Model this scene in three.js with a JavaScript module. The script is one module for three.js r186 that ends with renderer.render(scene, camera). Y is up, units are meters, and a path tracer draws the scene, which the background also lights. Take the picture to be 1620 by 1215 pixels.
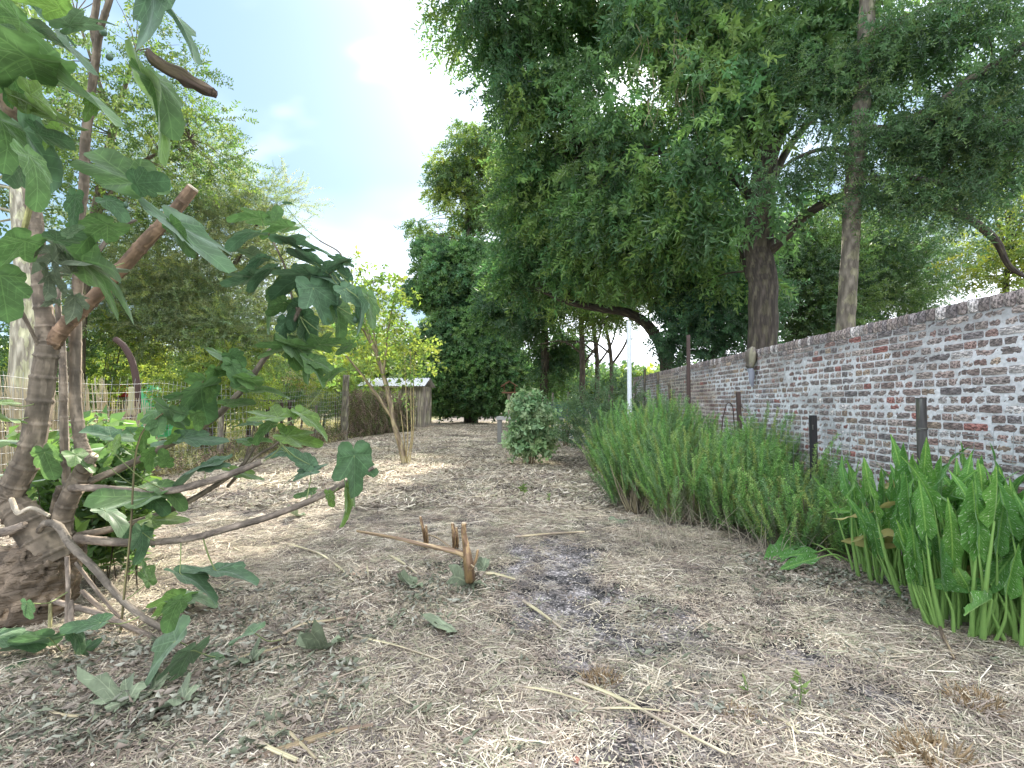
import * as THREE from 'three';
import { mergeGeometries } from 'three/addons/utils/BufferGeometryUtils.js';
import { MarchingCubes } from 'three/addons/objects/MarchingCubes.js';

// ---------------------------------------------------------------- camera, sky, sun, exposure
const V3 = (x = 0, y = 0, z = 0) => new THREE.Vector3(x, y, z);
const scene = new THREE.Scene();
const LENS = 830, EYE = 1.5;                        // focal length in pixels of a 1620 x 1215 picture, eye height in metres
const camera = new THREE.PerspectiveCamera(2 * Math.atan(607.5 / LENS) * 180 / Math.PI, 4 / 3, 0.05, 600);
camera.rotation.order = 'YXZ';
camera.position.set(0, EYE, 0);
camera.rotation.set(Math.atan(29.5 / LENS), Math.atan(21 / LENS), 0);
camera.updateMatrixWorld();
scene.add(camera);
const at = (px, py, d) => V3((px - 810) / LENS * d, -(py - 607.5) / LENS * d, -d).applyMatrix4(camera.matrixWorld);
const onGround = (px, py) => { const p = at(px, py, 1), t = EYE / (EYE - p.y); return V3(p.x * t, 0, p.z * t); };

const renderer = new THREE.WebGLRenderer({ antialias: true });
renderer.toneMapping = THREE.LinearToneMapping;
renderer.toneMappingExposure = 6.0;
renderer.shadowMap.enabled = true;

const SUN = at(930, 20, 1).sub(camera.position).normalize();
const sun = new THREE.DirectionalLight(new THREE.Color(1, 0.93, 0.8), 2.0);
sun.position.copy(SUN).multiplyScalar(90);
sun.target.position.set(0, 0, -14);
sun.position.add(sun.target.position);
sun.castShadow = true;
sun.shadow.mapSize.set(2048, 2048);
Object.assign(sun.shadow.camera, { left: -45, right: 45, top: 45, bottom: -45, near: 1, far: 220 });
sun.shadow.radius = 1.5;
scene.add(sun, sun.target);

// ---------------------------------------------------------------- random numbers and noise
let seed = 7;
const rnd = () => { seed = (seed + 0x6D2B79F5) | 0; let t = Math.imul(seed ^ (seed >>> 15), 1 | seed); t = (t + Math.imul(t ^ (t >>> 7), 61 | t)) ^ t; return ((t ^ (t >>> 14)) >>> 0) / 4294967296; };
const R = (a, b) => a + (b - a) * rnd();
const gauss = () => (rnd() + rnd() + rnd() - 1.5) * 1.15;
const pick = (a) => a[Math.floor(rnd() * a.length)];
const clamp = (x, a = 0, b = 1) => Math.min(b, Math.max(a, x));
const smooth = (a, b, x) => { const t = clamp((x - a) / (b - a)); return t * t * (3 - 2 * t); };
const mixN = (a, b, t) => a + (b - a) * t;
const hash = (x, y, z) => { let h = Math.imul(x, 374761393) + Math.imul(y, 668265263) + Math.imul(z, 1274126177); h = Math.imul(h ^ (h >>> 13), 1274126177); return ((h ^ (h >>> 16)) >>> 0) / 4294967296; };
function noise(x, y, z = 0, period = 0) {            // value noise, 0..1; with a period it tiles in x and y
  const ix = Math.floor(x), iy = Math.floor(y), iz = Math.floor(z), f = (t) => t * t * (3 - 2 * t);
  const fx = f(x - ix), fy = f(y - iy), fz = f(z - iz), w = (i) => period ? ((i % period) + period) % period : i;
  const h = (a, b, c) => hash(w(ix + a), w(iy + b), iz + c);
  const l = (a, b, t) => a + (b - a) * t;
  const layer = (c) => l(l(h(0, 0, c), h(1, 0, c), fx), l(h(0, 1, c), h(1, 1, c), fx), fy);
  return fz === 0 ? layer(0) : l(layer(0), layer(1), fz);
}
function fbm(x, y, z = 0, oct = 4, period = 0) {
  let s = 0, a = 0.5, n = 0;
  for (let i = 0; i < oct; i++) { s += a * noise(x, y, z + i * 17, period); n += a; a *= 0.5; x *= 2; y *= 2; z *= 2; period *= 2; }
  return s / n;
}

const SKYA = 33.70, SKYB = 87.21;  // cloud offsets chosen for thin cloud in view and brighter unseen cloud as fill
// the sky: blue with a thin, bright veil of cloud, whiter round the sun and towards the horizon
{
  const W = 1024, H = 512, data = new Float32Array(W * H * 4);
  for (let j = 0; j < H; j++) for (let i = 0; i < W; i++) {
    const el = ((j + 0.5) / H - 0.5) * Math.PI, az = ((i + 0.5) / W - 0.5) * 2 * Math.PI;
    const d = V3(Math.cos(el) * Math.cos(az), Math.sin(el), Math.cos(el) * Math.sin(az));
    const up = Math.max(d.y, 0), ang = Math.acos(clamp(d.dot(SUN), -1, 1)) * 180 / Math.PI;
    const s = 2.2 / (0.25 + up), cx = d.x * s, cz = d.z * s;
    const veil = fbm(cx * 0.3 + SKYA, cz * 0.42 + SKYB, 0, 5), wisps = fbm(cx * 1.7 + 20, cz * 3.1, 3, 5);
    const glow = Math.exp(-ang / 12), near = Math.exp(-ang / 7);
    let c = clamp(smooth(0.36, 0.74, veil) * 0.75 + 0.5 * glow + 0.07 * smooth(0.56, 0.74, wisps) + 0.045);
    const blue = [mixN(0.072, 0.045, smooth(0, 0.75, up)), mixN(0.122, 0.09, smooth(0, 0.75, up)), mixN(0.165, 0.148, smooth(0, 0.75, up))];
    const white = [0.62 + 0.6 * glow + 1.2 * near, 0.64 + 0.6 * glow + 1.15 * near, 0.69 + 0.57 * glow + 1.0 * near];
    for (let k = 0; k < 3; k++) data[(j * W + i) * 4 + k] = mixN(blue[k], white[k], c);
    data[(j * W + i) * 4 + 3] = 1;
  }
  const sky = new THREE.DataTexture(data, W, H, THREE.RGBAFormat, THREE.FloatType);
  sky.mapping = THREE.EquirectangularReflectionMapping;
  sky.magFilter = sky.minFilter = THREE.LinearFilter;
  sky.needsUpdate = true;
  scene.background = sky;
  scene.environment = sky;
}

// ---------------------------------------------------------------- naming things
const used = {};
const numbered = (n) => { used[n] = (used[n] ?? -1) + 1; return used[n] ? n + '_' + String(used[n]).padStart(3, '0') : n; };
function tag(o, label, category, group, kind) {
  if (label) o.userData.label = label;
  if (category) o.userData.category = category;
  if (group) o.userData.group = group;
  if (kind) o.userData.kind = kind;
  return o;
}
function thing(name, label, category, pos = V3(), group) {
  const o = new THREE.Group(); o.name = numbered(name); o.position.copy(pos); scene.add(o);
  return tag(o, label, category, group);
}
function part(name, geo, mat, parent, kind) {
  const m = new THREE.Mesh(geo, mat); m.name = name; m.castShadow = m.receiveShadow = true;
  if (parent) { if (geo.userData.world && parent !== scene) m.position.copy(worldOf(parent)).negate(); parent.add(m); }
  if (kind) m.userData.kind = kind;
  return m;
}
const worldOf = (o) => { const p = V3(); for (let q = o; q; q = q.parent) p.add(q.position); return p; };   // groups are only moved, never turned
const W = (g) => { g.userData.world = true; return g; };            // a geometry given in world coordinates
function single(name, geo, mat, label, category, group) {            // a thing that is one mesh, its geometry in world coordinates
  geo.computeBoundingBox(); const b = geo.boundingBox, c = V3((b.min.x + b.max.x) / 2, b.min.y, (b.min.z + b.max.z) / 2);
  geo.translate(-c.x, -c.y, -c.z);
  const m = part(numbered(name), geo, mat); m.position.copy(c); scene.add(m);
  return tag(m, label, category, group);
}
function copies(name, geo, mat, list, parent, kind = 'stuff') {       // list of [Matrix4 in world, colour]
  const m = new THREE.InstancedMesh(geo, mat, list.length); m.name = name; m.castShadow = m.receiveShadow = true;
  list.forEach(([mx, c], i) => { m.setMatrixAt(i, mx); m.setColorAt(i, c); });
  if (parent !== scene) m.position.copy(worldOf(parent)).negate();
  m.userData.kind = kind; parent.add(m);
  return m;
}

// ---------------------------------------------------------------- textures and materials
function texture(w, h, fn, srgb = true) {
  const d = new Uint8Array(w * h * 4);
  for (let j = 0; j < h; j++) for (let i = 0; i < w; i++) { const c = fn((i + 0.5) / w, (j + 0.5) / h); for (let k = 0; k < 3; k++) d[(j * w + i) * 4 + k] = clamp(c[k] ?? c[0]) * 255; d[(j * w + i) * 4 + 3] = 255; }
  const t = new THREE.DataTexture(d, w, h); t.wrapS = t.wrapT = THREE.RepeatWrapping; t.magFilter = THREE.LinearFilter; t.minFilter = THREE.LinearMipmapLinearFilter; t.generateMipmaps = true;
  if (srgb) t.colorSpace = THREE.SRGBColorSpace;
  t.needsUpdate = true; return t;
}
const grey = (x) => [x, x, x];
const lin = (r, g, b) => new THREE.Color().setRGB(r, g, b);
const std = (o) => new THREE.MeshStandardMaterial({ roughness: 0.9, side: THREE.DoubleSide, ...o });
const leafMat = (r, g, b, t = 0.45, o = {}) => new THREE.MeshPhysicalMaterial({ color: lin(r, g, b), roughness: 0.97, transmission: t, thickness: 0, side: THREE.DoubleSide, specularIntensity: 0.5, clearcoat: 0.22, clearcoatRoughness: 0.42, ...o });

const barkBump = texture(512, 512, (u, v) => grey(0.15 + 0.85 * Math.pow(fbm(u * 12, v * 4, 1, 5, 4), 1.1)), false);
const barkTone = texture(512, 512, (u, v) => { const a = fbm(u * 10, v * 5, 5, 5, 5), m = smooth(0.52, 0.62, fbm(u * 6, v * 6, 9, 4, 6)); return [0.62 + 0.5 * (a - 0.5) + 0.12 * m, 0.6 + 0.5 * (a - 0.5) + 0.14 * m, 0.57 + 0.5 * (a - 0.5) + 0.08 * m]; });
const figBump = texture(512, 512, (u, v) => grey(0.5 * fbm(u * 8, v * 16, 1, 4, 8) + 0.3 * noise(u * 6, v * 90, 2) + 0.2 * smooth(0.7, 0.8, noise(u * 30, v * 60, 4))), false);
const figTone = texture(512, 512, (u, v) => { const a = fbm(u * 6, v * 12, 5, 5), l = noise(u * 5, v * 110, 8), m = smooth(0.55, 0.66, fbm(u * 5, v * 9, 9, 4)), q = 0.6 + 0.4 * (a - 0.5) + 0.06 * (l - 0.5) + 0.14 * m; return [q, q * 0.99, q * 0.97]; });
const stumpTone = texture(512, 512, (u, v) => { const a = fbm(u * 8, v * 8, 5, 5, 8), m = smooth(0.5, 0.64, fbm(u * 5, v * 5, 19, 4, 5)); const q = 0.56 + 0.5 * (a - 0.5) + 0.2 * m; return [q, q * 0.98, q * 0.95]; }), stumpBump = texture(512, 512, (u, v) => grey(Math.pow(Math.abs(fbm(u * 10, v * 10, 3, 4, 10) - 0.5) * 2, 0.5) * 0.6 + 0.4 * fbm(u * 30, v * 30, 8, 3, 30)), false);
const smoothBark = (r, g, b, bump = 0.004) => std({ color: lin(r, g, b).multiplyScalar(2.6), map: figTone, bumpMap: figBump, bumpScale: bump });
const bark = (r, g, b, bump = 0.012, rep = 1) => { const m = barkTone.clone(), q = barkBump.clone(); m.repeat.set(rep, rep); q.repeat.set(rep, rep); m.needsUpdate = q.needsUpdate = true; return std({ color: lin(r, g, b).multiplyScalar(2.6), map: m, bumpMap: q, bumpScale: bump }); };

// ---------------------------------------------------------------- geometry helpers
function geometry(pos, idx, uv) {
  const g = new THREE.BufferGeometry();
  g.setAttribute('position', new THREE.Float32BufferAttribute(pos, 3));
  g.setAttribute('uv', new THREE.Float32BufferAttribute(uv ?? new Array(pos.length / 3 * 2).fill(0), 2));
  g.setIndex(idx); g.computeVertexNormals(); return g;
}
// a tapering, slightly uneven limb through points; radii are given per point
function limb(points, radii, { seg = 8, step = 0.08, rough = 0.06, knots = 0, from = 0.5 } = {}) {
  const curve = new THREE.CatmullRomCurve3(points, false, 'centripetal'), len = curve.getLength(), n = Math.max(3, Math.ceil(len / step));
  const pos = [], uv = [], idx = [], s0 = rnd() * 50; let nrm = null;
  const T0 = curve.getTangent(0); nrm = V3(T0.y, -T0.x, 0); if (nrm.length() < 0.1) nrm.set(0, T0.z, -T0.y); nrm.normalize();
  for (let i = 0; i <= n; i++) {
    const t = i / n, p = curve.getPoint(t), T = curve.getTangent(t);
    nrm.addScaledVector(T, -nrm.dot(T)).normalize(); const B = T.clone().cross(nrm);
    const k = t * (radii.length - 1), a = Math.min(radii.length - 2, Math.floor(k)); let r = mixN(radii[a], radii[a + 1], k - a);
    if (knots) { const q = ((t * len) / knots) % 1; r *= 1 + 0.13 * Math.exp(-Math.pow((q - from) / 0.05, 2)) - 0.04 * Math.exp(-Math.pow((q - from - 0.12) / 0.07, 2)); }
    for (let j = 0; j <= seg; j++) {
      const w = (j % seg) / seg * 2 * Math.PI, rr = r * (1 + rough * 2 * (noise(Math.cos(w) * 1.3 + s0, Math.sin(w) * 1.3, t * len * 5 / (0.3 + r * 6)) - 0.5));
      pos.push(p.x + (nrm.x * Math.cos(w) + B.x * Math.sin(w)) * rr, p.y + (nrm.y * Math.cos(w) + B.y * Math.sin(w)) * rr, p.z + (nrm.z * Math.cos(w) + B.z * Math.sin(w)) * rr);
      uv.push(j / seg * Math.max(1, Math.round(2 * Math.PI * radii[0] / 0.5)), t * len);
    }
  }
  const row = seg + 1;
  for (let i = 0; i < n; i++) for (let j = 0; j < seg; j++) { const a = i * row + j; idx.push(a, a + 1, a + row, a + 1, a + row + 1, a + row); }
  for (const [i, flip] of [[0, 1], [n, 0]]) { const c = pos.length / 3, p = curve.getPoint(i / n); pos.push(p.x, p.y, p.z); uv.push(0, 0); for (let j = 0; j < seg; j++) { const a = i * row + j; flip ? idx.push(c, a + 1, a) : idx.push(c, a, a + 1); } }
  return W(geometry(pos, idx, uv));
}
const merged = (list) => { const g = mergeGeometries(list); g.userData.world = true; return g; };
// one leaf as a folded rhomb, added to arrays
function addLeaf(P, I, base, dir, side, L, w, fold = 0.25, curl = 0) {
  const nrm = dir.clone().cross(side).normalize(), c = P.length / 3;
  const q = (a, b, h) => P.push(base.x + dir.x * a + side.x * b + nrm.x * h, base.y + dir.y * a + side.y * b + nrm.y * h, base.z + dir.z * a + side.z * b + nrm.z * h);
  q(0, 0, 0); q(L * 0.42, -w / 2, fold * w); q(L, 0, -curl * L); q(L * 0.42, w / 2, fold * w);
  I.push(c, c + 1, c + 2, c, c + 2, c + 3);
}
const Y = V3(0, 1, 0);
const across = (d) => { const s = d.clone().cross(Math.abs(d.y) > 0.95 ? V3(1, 0, 0) : Y).normalize(); return s.applyAxisAngle(d, rnd() * 2 * Math.PI); };
// a spray of leaves along a twig that runs up +Y
function spray({ n = 18, len = 0.5, L = 0.1, w = 0.035, out = 0.9, bend = 0.25, twig = 0.004, jitter = 0.35, fold = 0.2 }) {
  const P = [], I = [], b = R(0, 6.28);
  const path = (t) => V3(Math.cos(b) * bend * len * t * t, len * t, Math.sin(b) * bend * len * t * t);
  for (let i = 0; i < n; i++) {
    const t = (i + 0.6) / n, a = i * 2.4 + R(-0.5, 0.5), d = V3(Math.cos(a) * out, 1 - out * 0.5, Math.sin(a) * out).add(V3(gauss(), gauss(), gauss()).multiplyScalar(jitter)).normalize();
    addLeaf(P, I, path(t), d, across(d), L * R(0.7, 1.2), w * R(0.75, 1.2), fold, R(0, 0.25));
  }
  if (twig) for (let i = 0; i < 3; i++) { const a = path(i / 3), c = path((i + 1) / 3), k = P.length / 3; P.push(a.x - twig, a.y, a.z, a.x + twig, a.y, a.z, c.x, c.y, c.z + twig); I.push(k, k + 1, k + 2); }
  return geometry(P, I);
}
const quat = new THREE.Quaternion(), q2 = new THREE.Quaternion();
function place(p, dir, s) {                                            // a copy that stands at p and runs along dir
  quat.setFromUnitVectors(Y, dir); q2.setFromAxisAngle(Y, rnd() * 6.283); quat.multiply(q2);
  return new THREE.Matrix4().compose(p, quat, V3(s, s, s));
}
const inBall = () => { let v; do v = V3(R(-1, 1), R(-1, 1), R(-1, 1)); while (v.lengthSq() > 1); return v; };
// crown: ellipsoids [centre, rx, ry, rz, clumps]; every clump is a loose ball of sprays
function crown(balls, { per = 26, size = [0.5, 0.9], hang = 0.5, scale = [0.8, 1.25], tones, shell = 0.55, hole = 0.34, flat = 0.8, keep, hole_size = 0.45 }) {
  const out = [], centres = [];
  for (const [c, rx, ry, rz, m] of balls) for (let i = 0; i < m; i++) {
    const v = inBall(); const l = v.length(); v.multiplyScalar((shell + (1 - shell) * l) / Math.max(l, 0.05));
    const p = V3(c.x + v.x * rx, c.y + v.y * ry, c.z + v.z * rz);
    if (p.y < 0.3 || noise(p.x * hole_size + 31, p.y * hole_size + 5, p.z * hole_size + 77) < hole || (keep && !keep(p))) continue;
    centres.push(p);
    const s = R(...size), tone = pick(tones), light = R(0.72, 1.25), n = Math.round(per * s * s / 0.5 * R(0.7, 1.3));
    for (let k = 0; k < n; k++) {
      const u = inBall(), at2 = V3(p.x + u.x * s, p.y + u.y * s * flat, p.z + u.z * s); if (at2.y < 0.05) continue;
      const d = V3(u.x + v.x * 0.3, u.y * 0.6 + 0.15 - hang * 1.5, u.z + v.z * 0.3).add(V3(gauss(), gauss(), gauss()).multiplyScalar(0.3)).normalize();
      const t = tone.clone().multiplyScalar(light * R(0.8, 1.2)); t.r *= R(0.88, 1.15);
      out.push([place(at2, d, R(...scale)), t]);
    }
  }
  return { out, centres };
}
function addCrown(tree, geos, mat, list, name = 'crown') {
  const sets = geos.map(() => []); list.forEach((e, i) => sets[i % geos.length].push(e));
  sets.forEach((s, i) => s.length && copies(name, geos[i], mat, s, tree));
}
function twigsTo(roots, centres, share, r0 = 0.02, sag = 0.15) {     // thin boughs from the nearest limb point to clumps
  const gs = [];
  for (const c of centres) {
    if (rnd() > share) continue;
    let best = roots[0], bd = 1e9; for (const q of roots) { const d = q.distanceTo(c) + Math.max(0, q.y - c.y) * 0.6; if (d < bd) { bd = d; best = q; } }
    if (bd > 5) continue;
    const m = best.clone().lerp(c, 0.5).add(V3(gauss(), gauss() + sag * bd, gauss()).multiplyScalar(0.1 * bd));
    gs.push(limb([best, m, c], [r0 * (0.6 + bd * 0.2), r0 * 0.55, r0 * 0.2], { seg: 4, step: 0.5, rough: 0 }));
  }
  return gs.length ? merged(gs) : null;
}
const along = (pts, n) => { const c = new THREE.CatmullRomCurve3(pts, false, 'centripetal'); return Array.from({ length: n }, (_, i) => c.getPoint(i / (n - 1))); };
// ---------------------------------------------------------------- the ground
const WALLX = 3.6, FENCEX = -7.4;
const bareAt = (x, z) => {                                              // trodden bare earth, 0..1
  const n = fbm(x * 1.3 + 40, z * 1.3, 0, 4) - 0.5, e = (cx, cz, rx, rz) => Math.hypot((x - cx) / rx, (z - cz) / rz) + n * 1.7;
  return Math.max(1 - smooth(0.5, 1.35, e(0.32, -4.55, 0.55, 1.25)), 0.85 * (1 - smooth(0.4, 1.35, e(0.55, -3.3, 0.55, 1.2))), 0.75 * (1 - smooth(0.5, 1.1, e(0.05, -2.3, 1.0, 0.55))), 0.8 * (1 - smooth(0.5, 1.1, e(1.75, -2.95, 0.32, 0.4))), 0.55 * (1 - smooth(0.4, 1.1, e(0.75, -3.0, 0.5, 0.8))), 0.6 * (1 - smooth(0.4, 1.1, e(-0.9, -2.3, 0.8, 0.3))));
};
const groundY = (x, z) => 0.05 * (fbm(x * 0.8, z * 0.8, 3, 3) - 0.5) + 0.022 * (noise(x * 5, z * 5, 9) - 0.5);
{
  const nx = 230, nz = 260, pos = [], uv = [], idx = [], col = [];
  for (let j = 0; j <= nz; j++) for (let i = 0; i <= nx; i++) {
    const a = i / nx * 2 - 1, x = Math.sign(a) * (Math.abs(a) * 9 + Math.pow(Math.abs(a), 5) * 240), b = j / nz, z = 4 - (b * 18 + Math.pow(b, 3.2) * 330);
    pos.push(x, groundY(x, z), z); uv.push(x / 1.6, z / 1.6);
    const bare = bareAt(x, z), n = fbm(x * 0.5, z * 0.5, 1, 4);
    const straw = [0.225 + 0.14 * (n - 0.5), 0.185 + 0.13 * (n - 0.5), 0.158 + 0.1 * (n - 0.5)], earth = [0.31, 0.278, 0.268];
    const nb = x < FENCEX ? smooth(0, 1, FENCEX - x) : 0, green = [0.4, 0.37, 0.16];
    for (let k = 0; k < 3; k++) col.push(mixN(mixN(straw[k], earth[k], bare), green[k], nb));
  }
  for (let j = 0; j < nz; j++) for (let i = 0; i < nx; i++) { const a = j * (nx + 1) + i; idx.push(a, a + 1, a + nx + 1, a + 1, a + nx + 2, a + nx + 1); }
  const g = geometry(pos, idx, uv); g.setAttribute('color', new THREE.Float32BufferAttribute(col, 3));
  const soil = texture(1024, 1024, (u, v) => {
    const a = fbm(u * 14, v * 14, 2, 6, 14), c = fbm(u * 90, v * 90, 6, 2, 90), s = smooth(0.72, 0.8, noise(u * 150, v * 150, 4, 150)) * 0.35;
    const q = 0.42 + 0.75 * (a - 0.5) + 0.55 * (c - 0.5); return [q + s, q + s, q + s * 0.95];
  });
  const bumpT = texture(1024, 1024, (u, v) => grey(0.6 * fbm(u * 30, v * 30, 2, 4, 30) + 0.4 * noise(u * 120, v * 120, 8, 120)), false);
  const m = part('ground', g, std({ color: lin(2.6, 2.6, 2.6), vertexColors: true, map: soil, bumpMap: bumpT, bumpScale: 0.02, roughness: 1 }), null);
  scene.add(m); tag(m, null, null, null, 'structure');
}
// cut straw: tufts of many loose blades, scattered
function strawTuft(n, rad, l0, l1, w, lift) {
  const P = [], I = [];
  for (let i = 0; i < n; i++) {
    const a = R(0, 6.283), r = rad * Math.sqrt(rnd()), yaw = R(0, 6.283), L = R(l0, l1), x = r * Math.cos(a), z = r * Math.sin(a), up = R(-0.05, lift), bow = R(-0.25, 0.25);
    const d = V3(Math.cos(yaw), up, Math.sin(yaw)), s = V3(-Math.sin(yaw), R(-0.5, 0.5), Math.cos(yaw)), ww = w * R(0.5, 1.5), c = P.length / 3, y0 = R(0.002, 0.02);
    for (let k = 0; k <= 2; k++) { const t = k / 2 - 0.5, bx = bow * L * (0.25 - t * t) * 2, p = V3(x, y0, z).addScaledVector(d, t * L).addScaledVector(V3(s.x, 0, s.z), bx); p.y = Math.max(p.y + (0.25 - t * t) * L * 0.15, 0.001); P.push(p.x - s.x * ww, p.y - s.y * ww, p.z - s.z * ww, p.x + s.x * ww, p.y + s.y * ww, p.z + s.z * ww); }
    I.push(c, c + 1, c + 2, c + 1, c + 3, c + 2, c + 2, c + 3, c + 4, c + 3, c + 5, c + 4);
  }
  return geometry(P, I);
}
{
  const strawMat = std({ color: lin(1, 1, 1), roughness: 0.85 });
  const tones = [[0.56, 0.475, 0.34], [0.48, 0.415, 0.31], [0.36, 0.305, 0.235], [0.25, 0.2, 0.162], [0.31, 0.3, 0.195], [0.68, 0.6, 0.475], [0.38, 0.295, 0.225], [0.14, 0.115, 0.10]].map((c) => lin(...c));
  const fine = [0, 1, 2].map(() => strawTuft(34, 0.1, 0.02, 0.11, 0.0011, 0.25)), coarse = [0, 1].map(() => strawTuft(16, 0.14, 0.07, 0.28, 0.0017, 0.3)), farT = [0, 1].map(() => strawTuft(34, 0.22, 0.08, 0.3, 0.004, 0.4));
  const crumbs = [0, 1].map(() => strawTuft(22, 0.1, 0.006, 0.028, 0.0024, 0.5));
  const near = [], rough = [], far = [], bits = [];
  const put = (list, x, z, s, bright = 1) => {
    const n = fbm(x * 0.9 + 9, z * 0.9, 4, 3), t = pick(tones).clone().multiplyScalar(bright * (0.65 + 0.75 * n) * R(0.75, 1.25));
    list.push([new THREE.Matrix4().makeRotationY(R(0, 6.283)).scale(V3(s, s, s)).setPosition(x, groundY(x, z) + 0.002, z), t]);
  };
  for (let i = 0; i < 38000; i++) {
    const d = 1.5 + 8.5 * Math.pow(rnd(), 0.8), x = R(-1.12, 1.1) * (d + 0.6); if (x > WALLX || x < FENCEX) continue;
    const z = -d, b = bareAt(x, z); if (rnd() < b * 0.9 || rnd() < 0.75 * smooth(0.5, 0.68, fbm(x * 1.7 + 70, z * 1.7, 5, 3))) continue;
    put(near, x, z, R(0.8, 1.5)); if (rnd() < 0.3) put(rough, x, z, R(0.6, 1.25), 1.15); 
  }
  for (let i = 0; i < 9000; i++) { const d = 1.5 + 4 * rnd(), x = R(-1.1, 1.1) * d; if (x < WALLX && rnd() > bareAt(x, -d) * 0.9) put(bits, x, -d, R(0.7, 1.3), 1.1); }
  for (let i = 0; i < 15000; i++) {
    const d = 7.5 + 33 * Math.pow(rnd(), 1.3), x = R(FENCEX - 0.5, 4.5); if (x > WALLX && d < 18) continue;
    put(far, x, -d, R(0.8, 1.5), 1.1);
  }
  const litter = (name, geos, list) => geos.forEach((g, i) => { const m = copies(name, g, strawMat, list.filter((_, k) => k % geos.length === i), scene); m.name = numbered(name); tag(m, 'dry cut straw lying loose over the garden ground', 'straw'); });
  litter('straw_litter', fine, near); litter('straw_litter', coarse, rough); litter('straw_litter', farT, far); litter('straw_litter', crumbs, bits);
  const nb = [];                                                        // dry sunlit grass on the neighbouring plot
  for (let i = 0; i < 9000; i++) { const z = -R(5, 40), x = FENCEX - Math.pow(rnd(), 1.2) * 24; nb.push([new THREE.Matrix4().makeRotationY(R(0, 6.28)).scale(V3(1.5, R(1.5, 3), 1.5)).setPosition(x, 0.01, z), pick([lin(0.5, 0.44, 0.2), lin(0.42, 0.42, 0.15), lin(0.56, 0.5, 0.3)]).multiplyScalar(R(0.8, 1.2))]); }
  tag(copies('dry_grass', strawTuft(30, 0.25, 0.08, 0.25, 0.005, 0.9), strawMat, nb, scene), 'pale dry grass on the sunlit plot beyond the left fence', 'grass');
}
{ // crushed grey-green leaf scraps, thickest by the fig and the stump
  const scrap = [0, 1, 2].map(() => { const P = [], I = []; for (let i = 0; i < 7; i++) { const d = V3(gauss(), gauss() * 0.35, gauss()).normalize(); addLeaf(P, I, V3(gauss() * 0.06, R(0.012, 0.035), gauss() * 0.06), d, across(d), R(0.015, 0.055), R(0.006, 0.02), R(0.2, 0.9), R(-0.3, 0.4)); } return geometry(P, I); });
  const list = [], tones = [lin(0.27, 0.27, 0.21), lin(0.2, 0.205, 0.15), lin(0.36, 0.35, 0.28), lin(0.24, 0.19, 0.15), lin(0.17, 0.185, 0.12), lin(0.3, 0.25, 0.2)];
  for (const [px, py, r, n] of [[330, 1000, 0.75, 260], [150, 1110, 0.6, 260], [700, 925, 0.5, 150], [560, 960, 0.7, 150], [1400, 930, 0.5, 160], [1250, 900, 0.5, 150], [850, 1060, 1.2, 90], [420, 1110, 0.5, 150], [1150, 1000, 1.0, 60]]) { const c = onGround(px, py); for (let i = 0; i < n; i++) { const a = R(0, 6.283), q = Math.sqrt(rnd()) * r, x = c.x + Math.cos(a) * q, z = c.z + Math.sin(a) * q; if (x > WALLX - 0.1) continue; list.push([new THREE.Matrix4().makeRotationY(R(0, 6.283)).scale(V3(1, 1, 1).multiplyScalar(R(0.6, 1.5))).setPosition(x, groundY(x, z) + 0.004, z), pick(tones).clone().multiplyScalar(R(0.7, 1.25))]); } }
  scrap.forEach((g, i) => { const m = copies('leaf_litter', g, std({ roughness: 0.9 }), list.filter((_, k) => k % 3 === i), scene); m.name = numbered('leaf_litter'); tag(m, 'crumbled grey-green leaf scraps lying in the straw', 'leaf litter'); });
}
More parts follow.
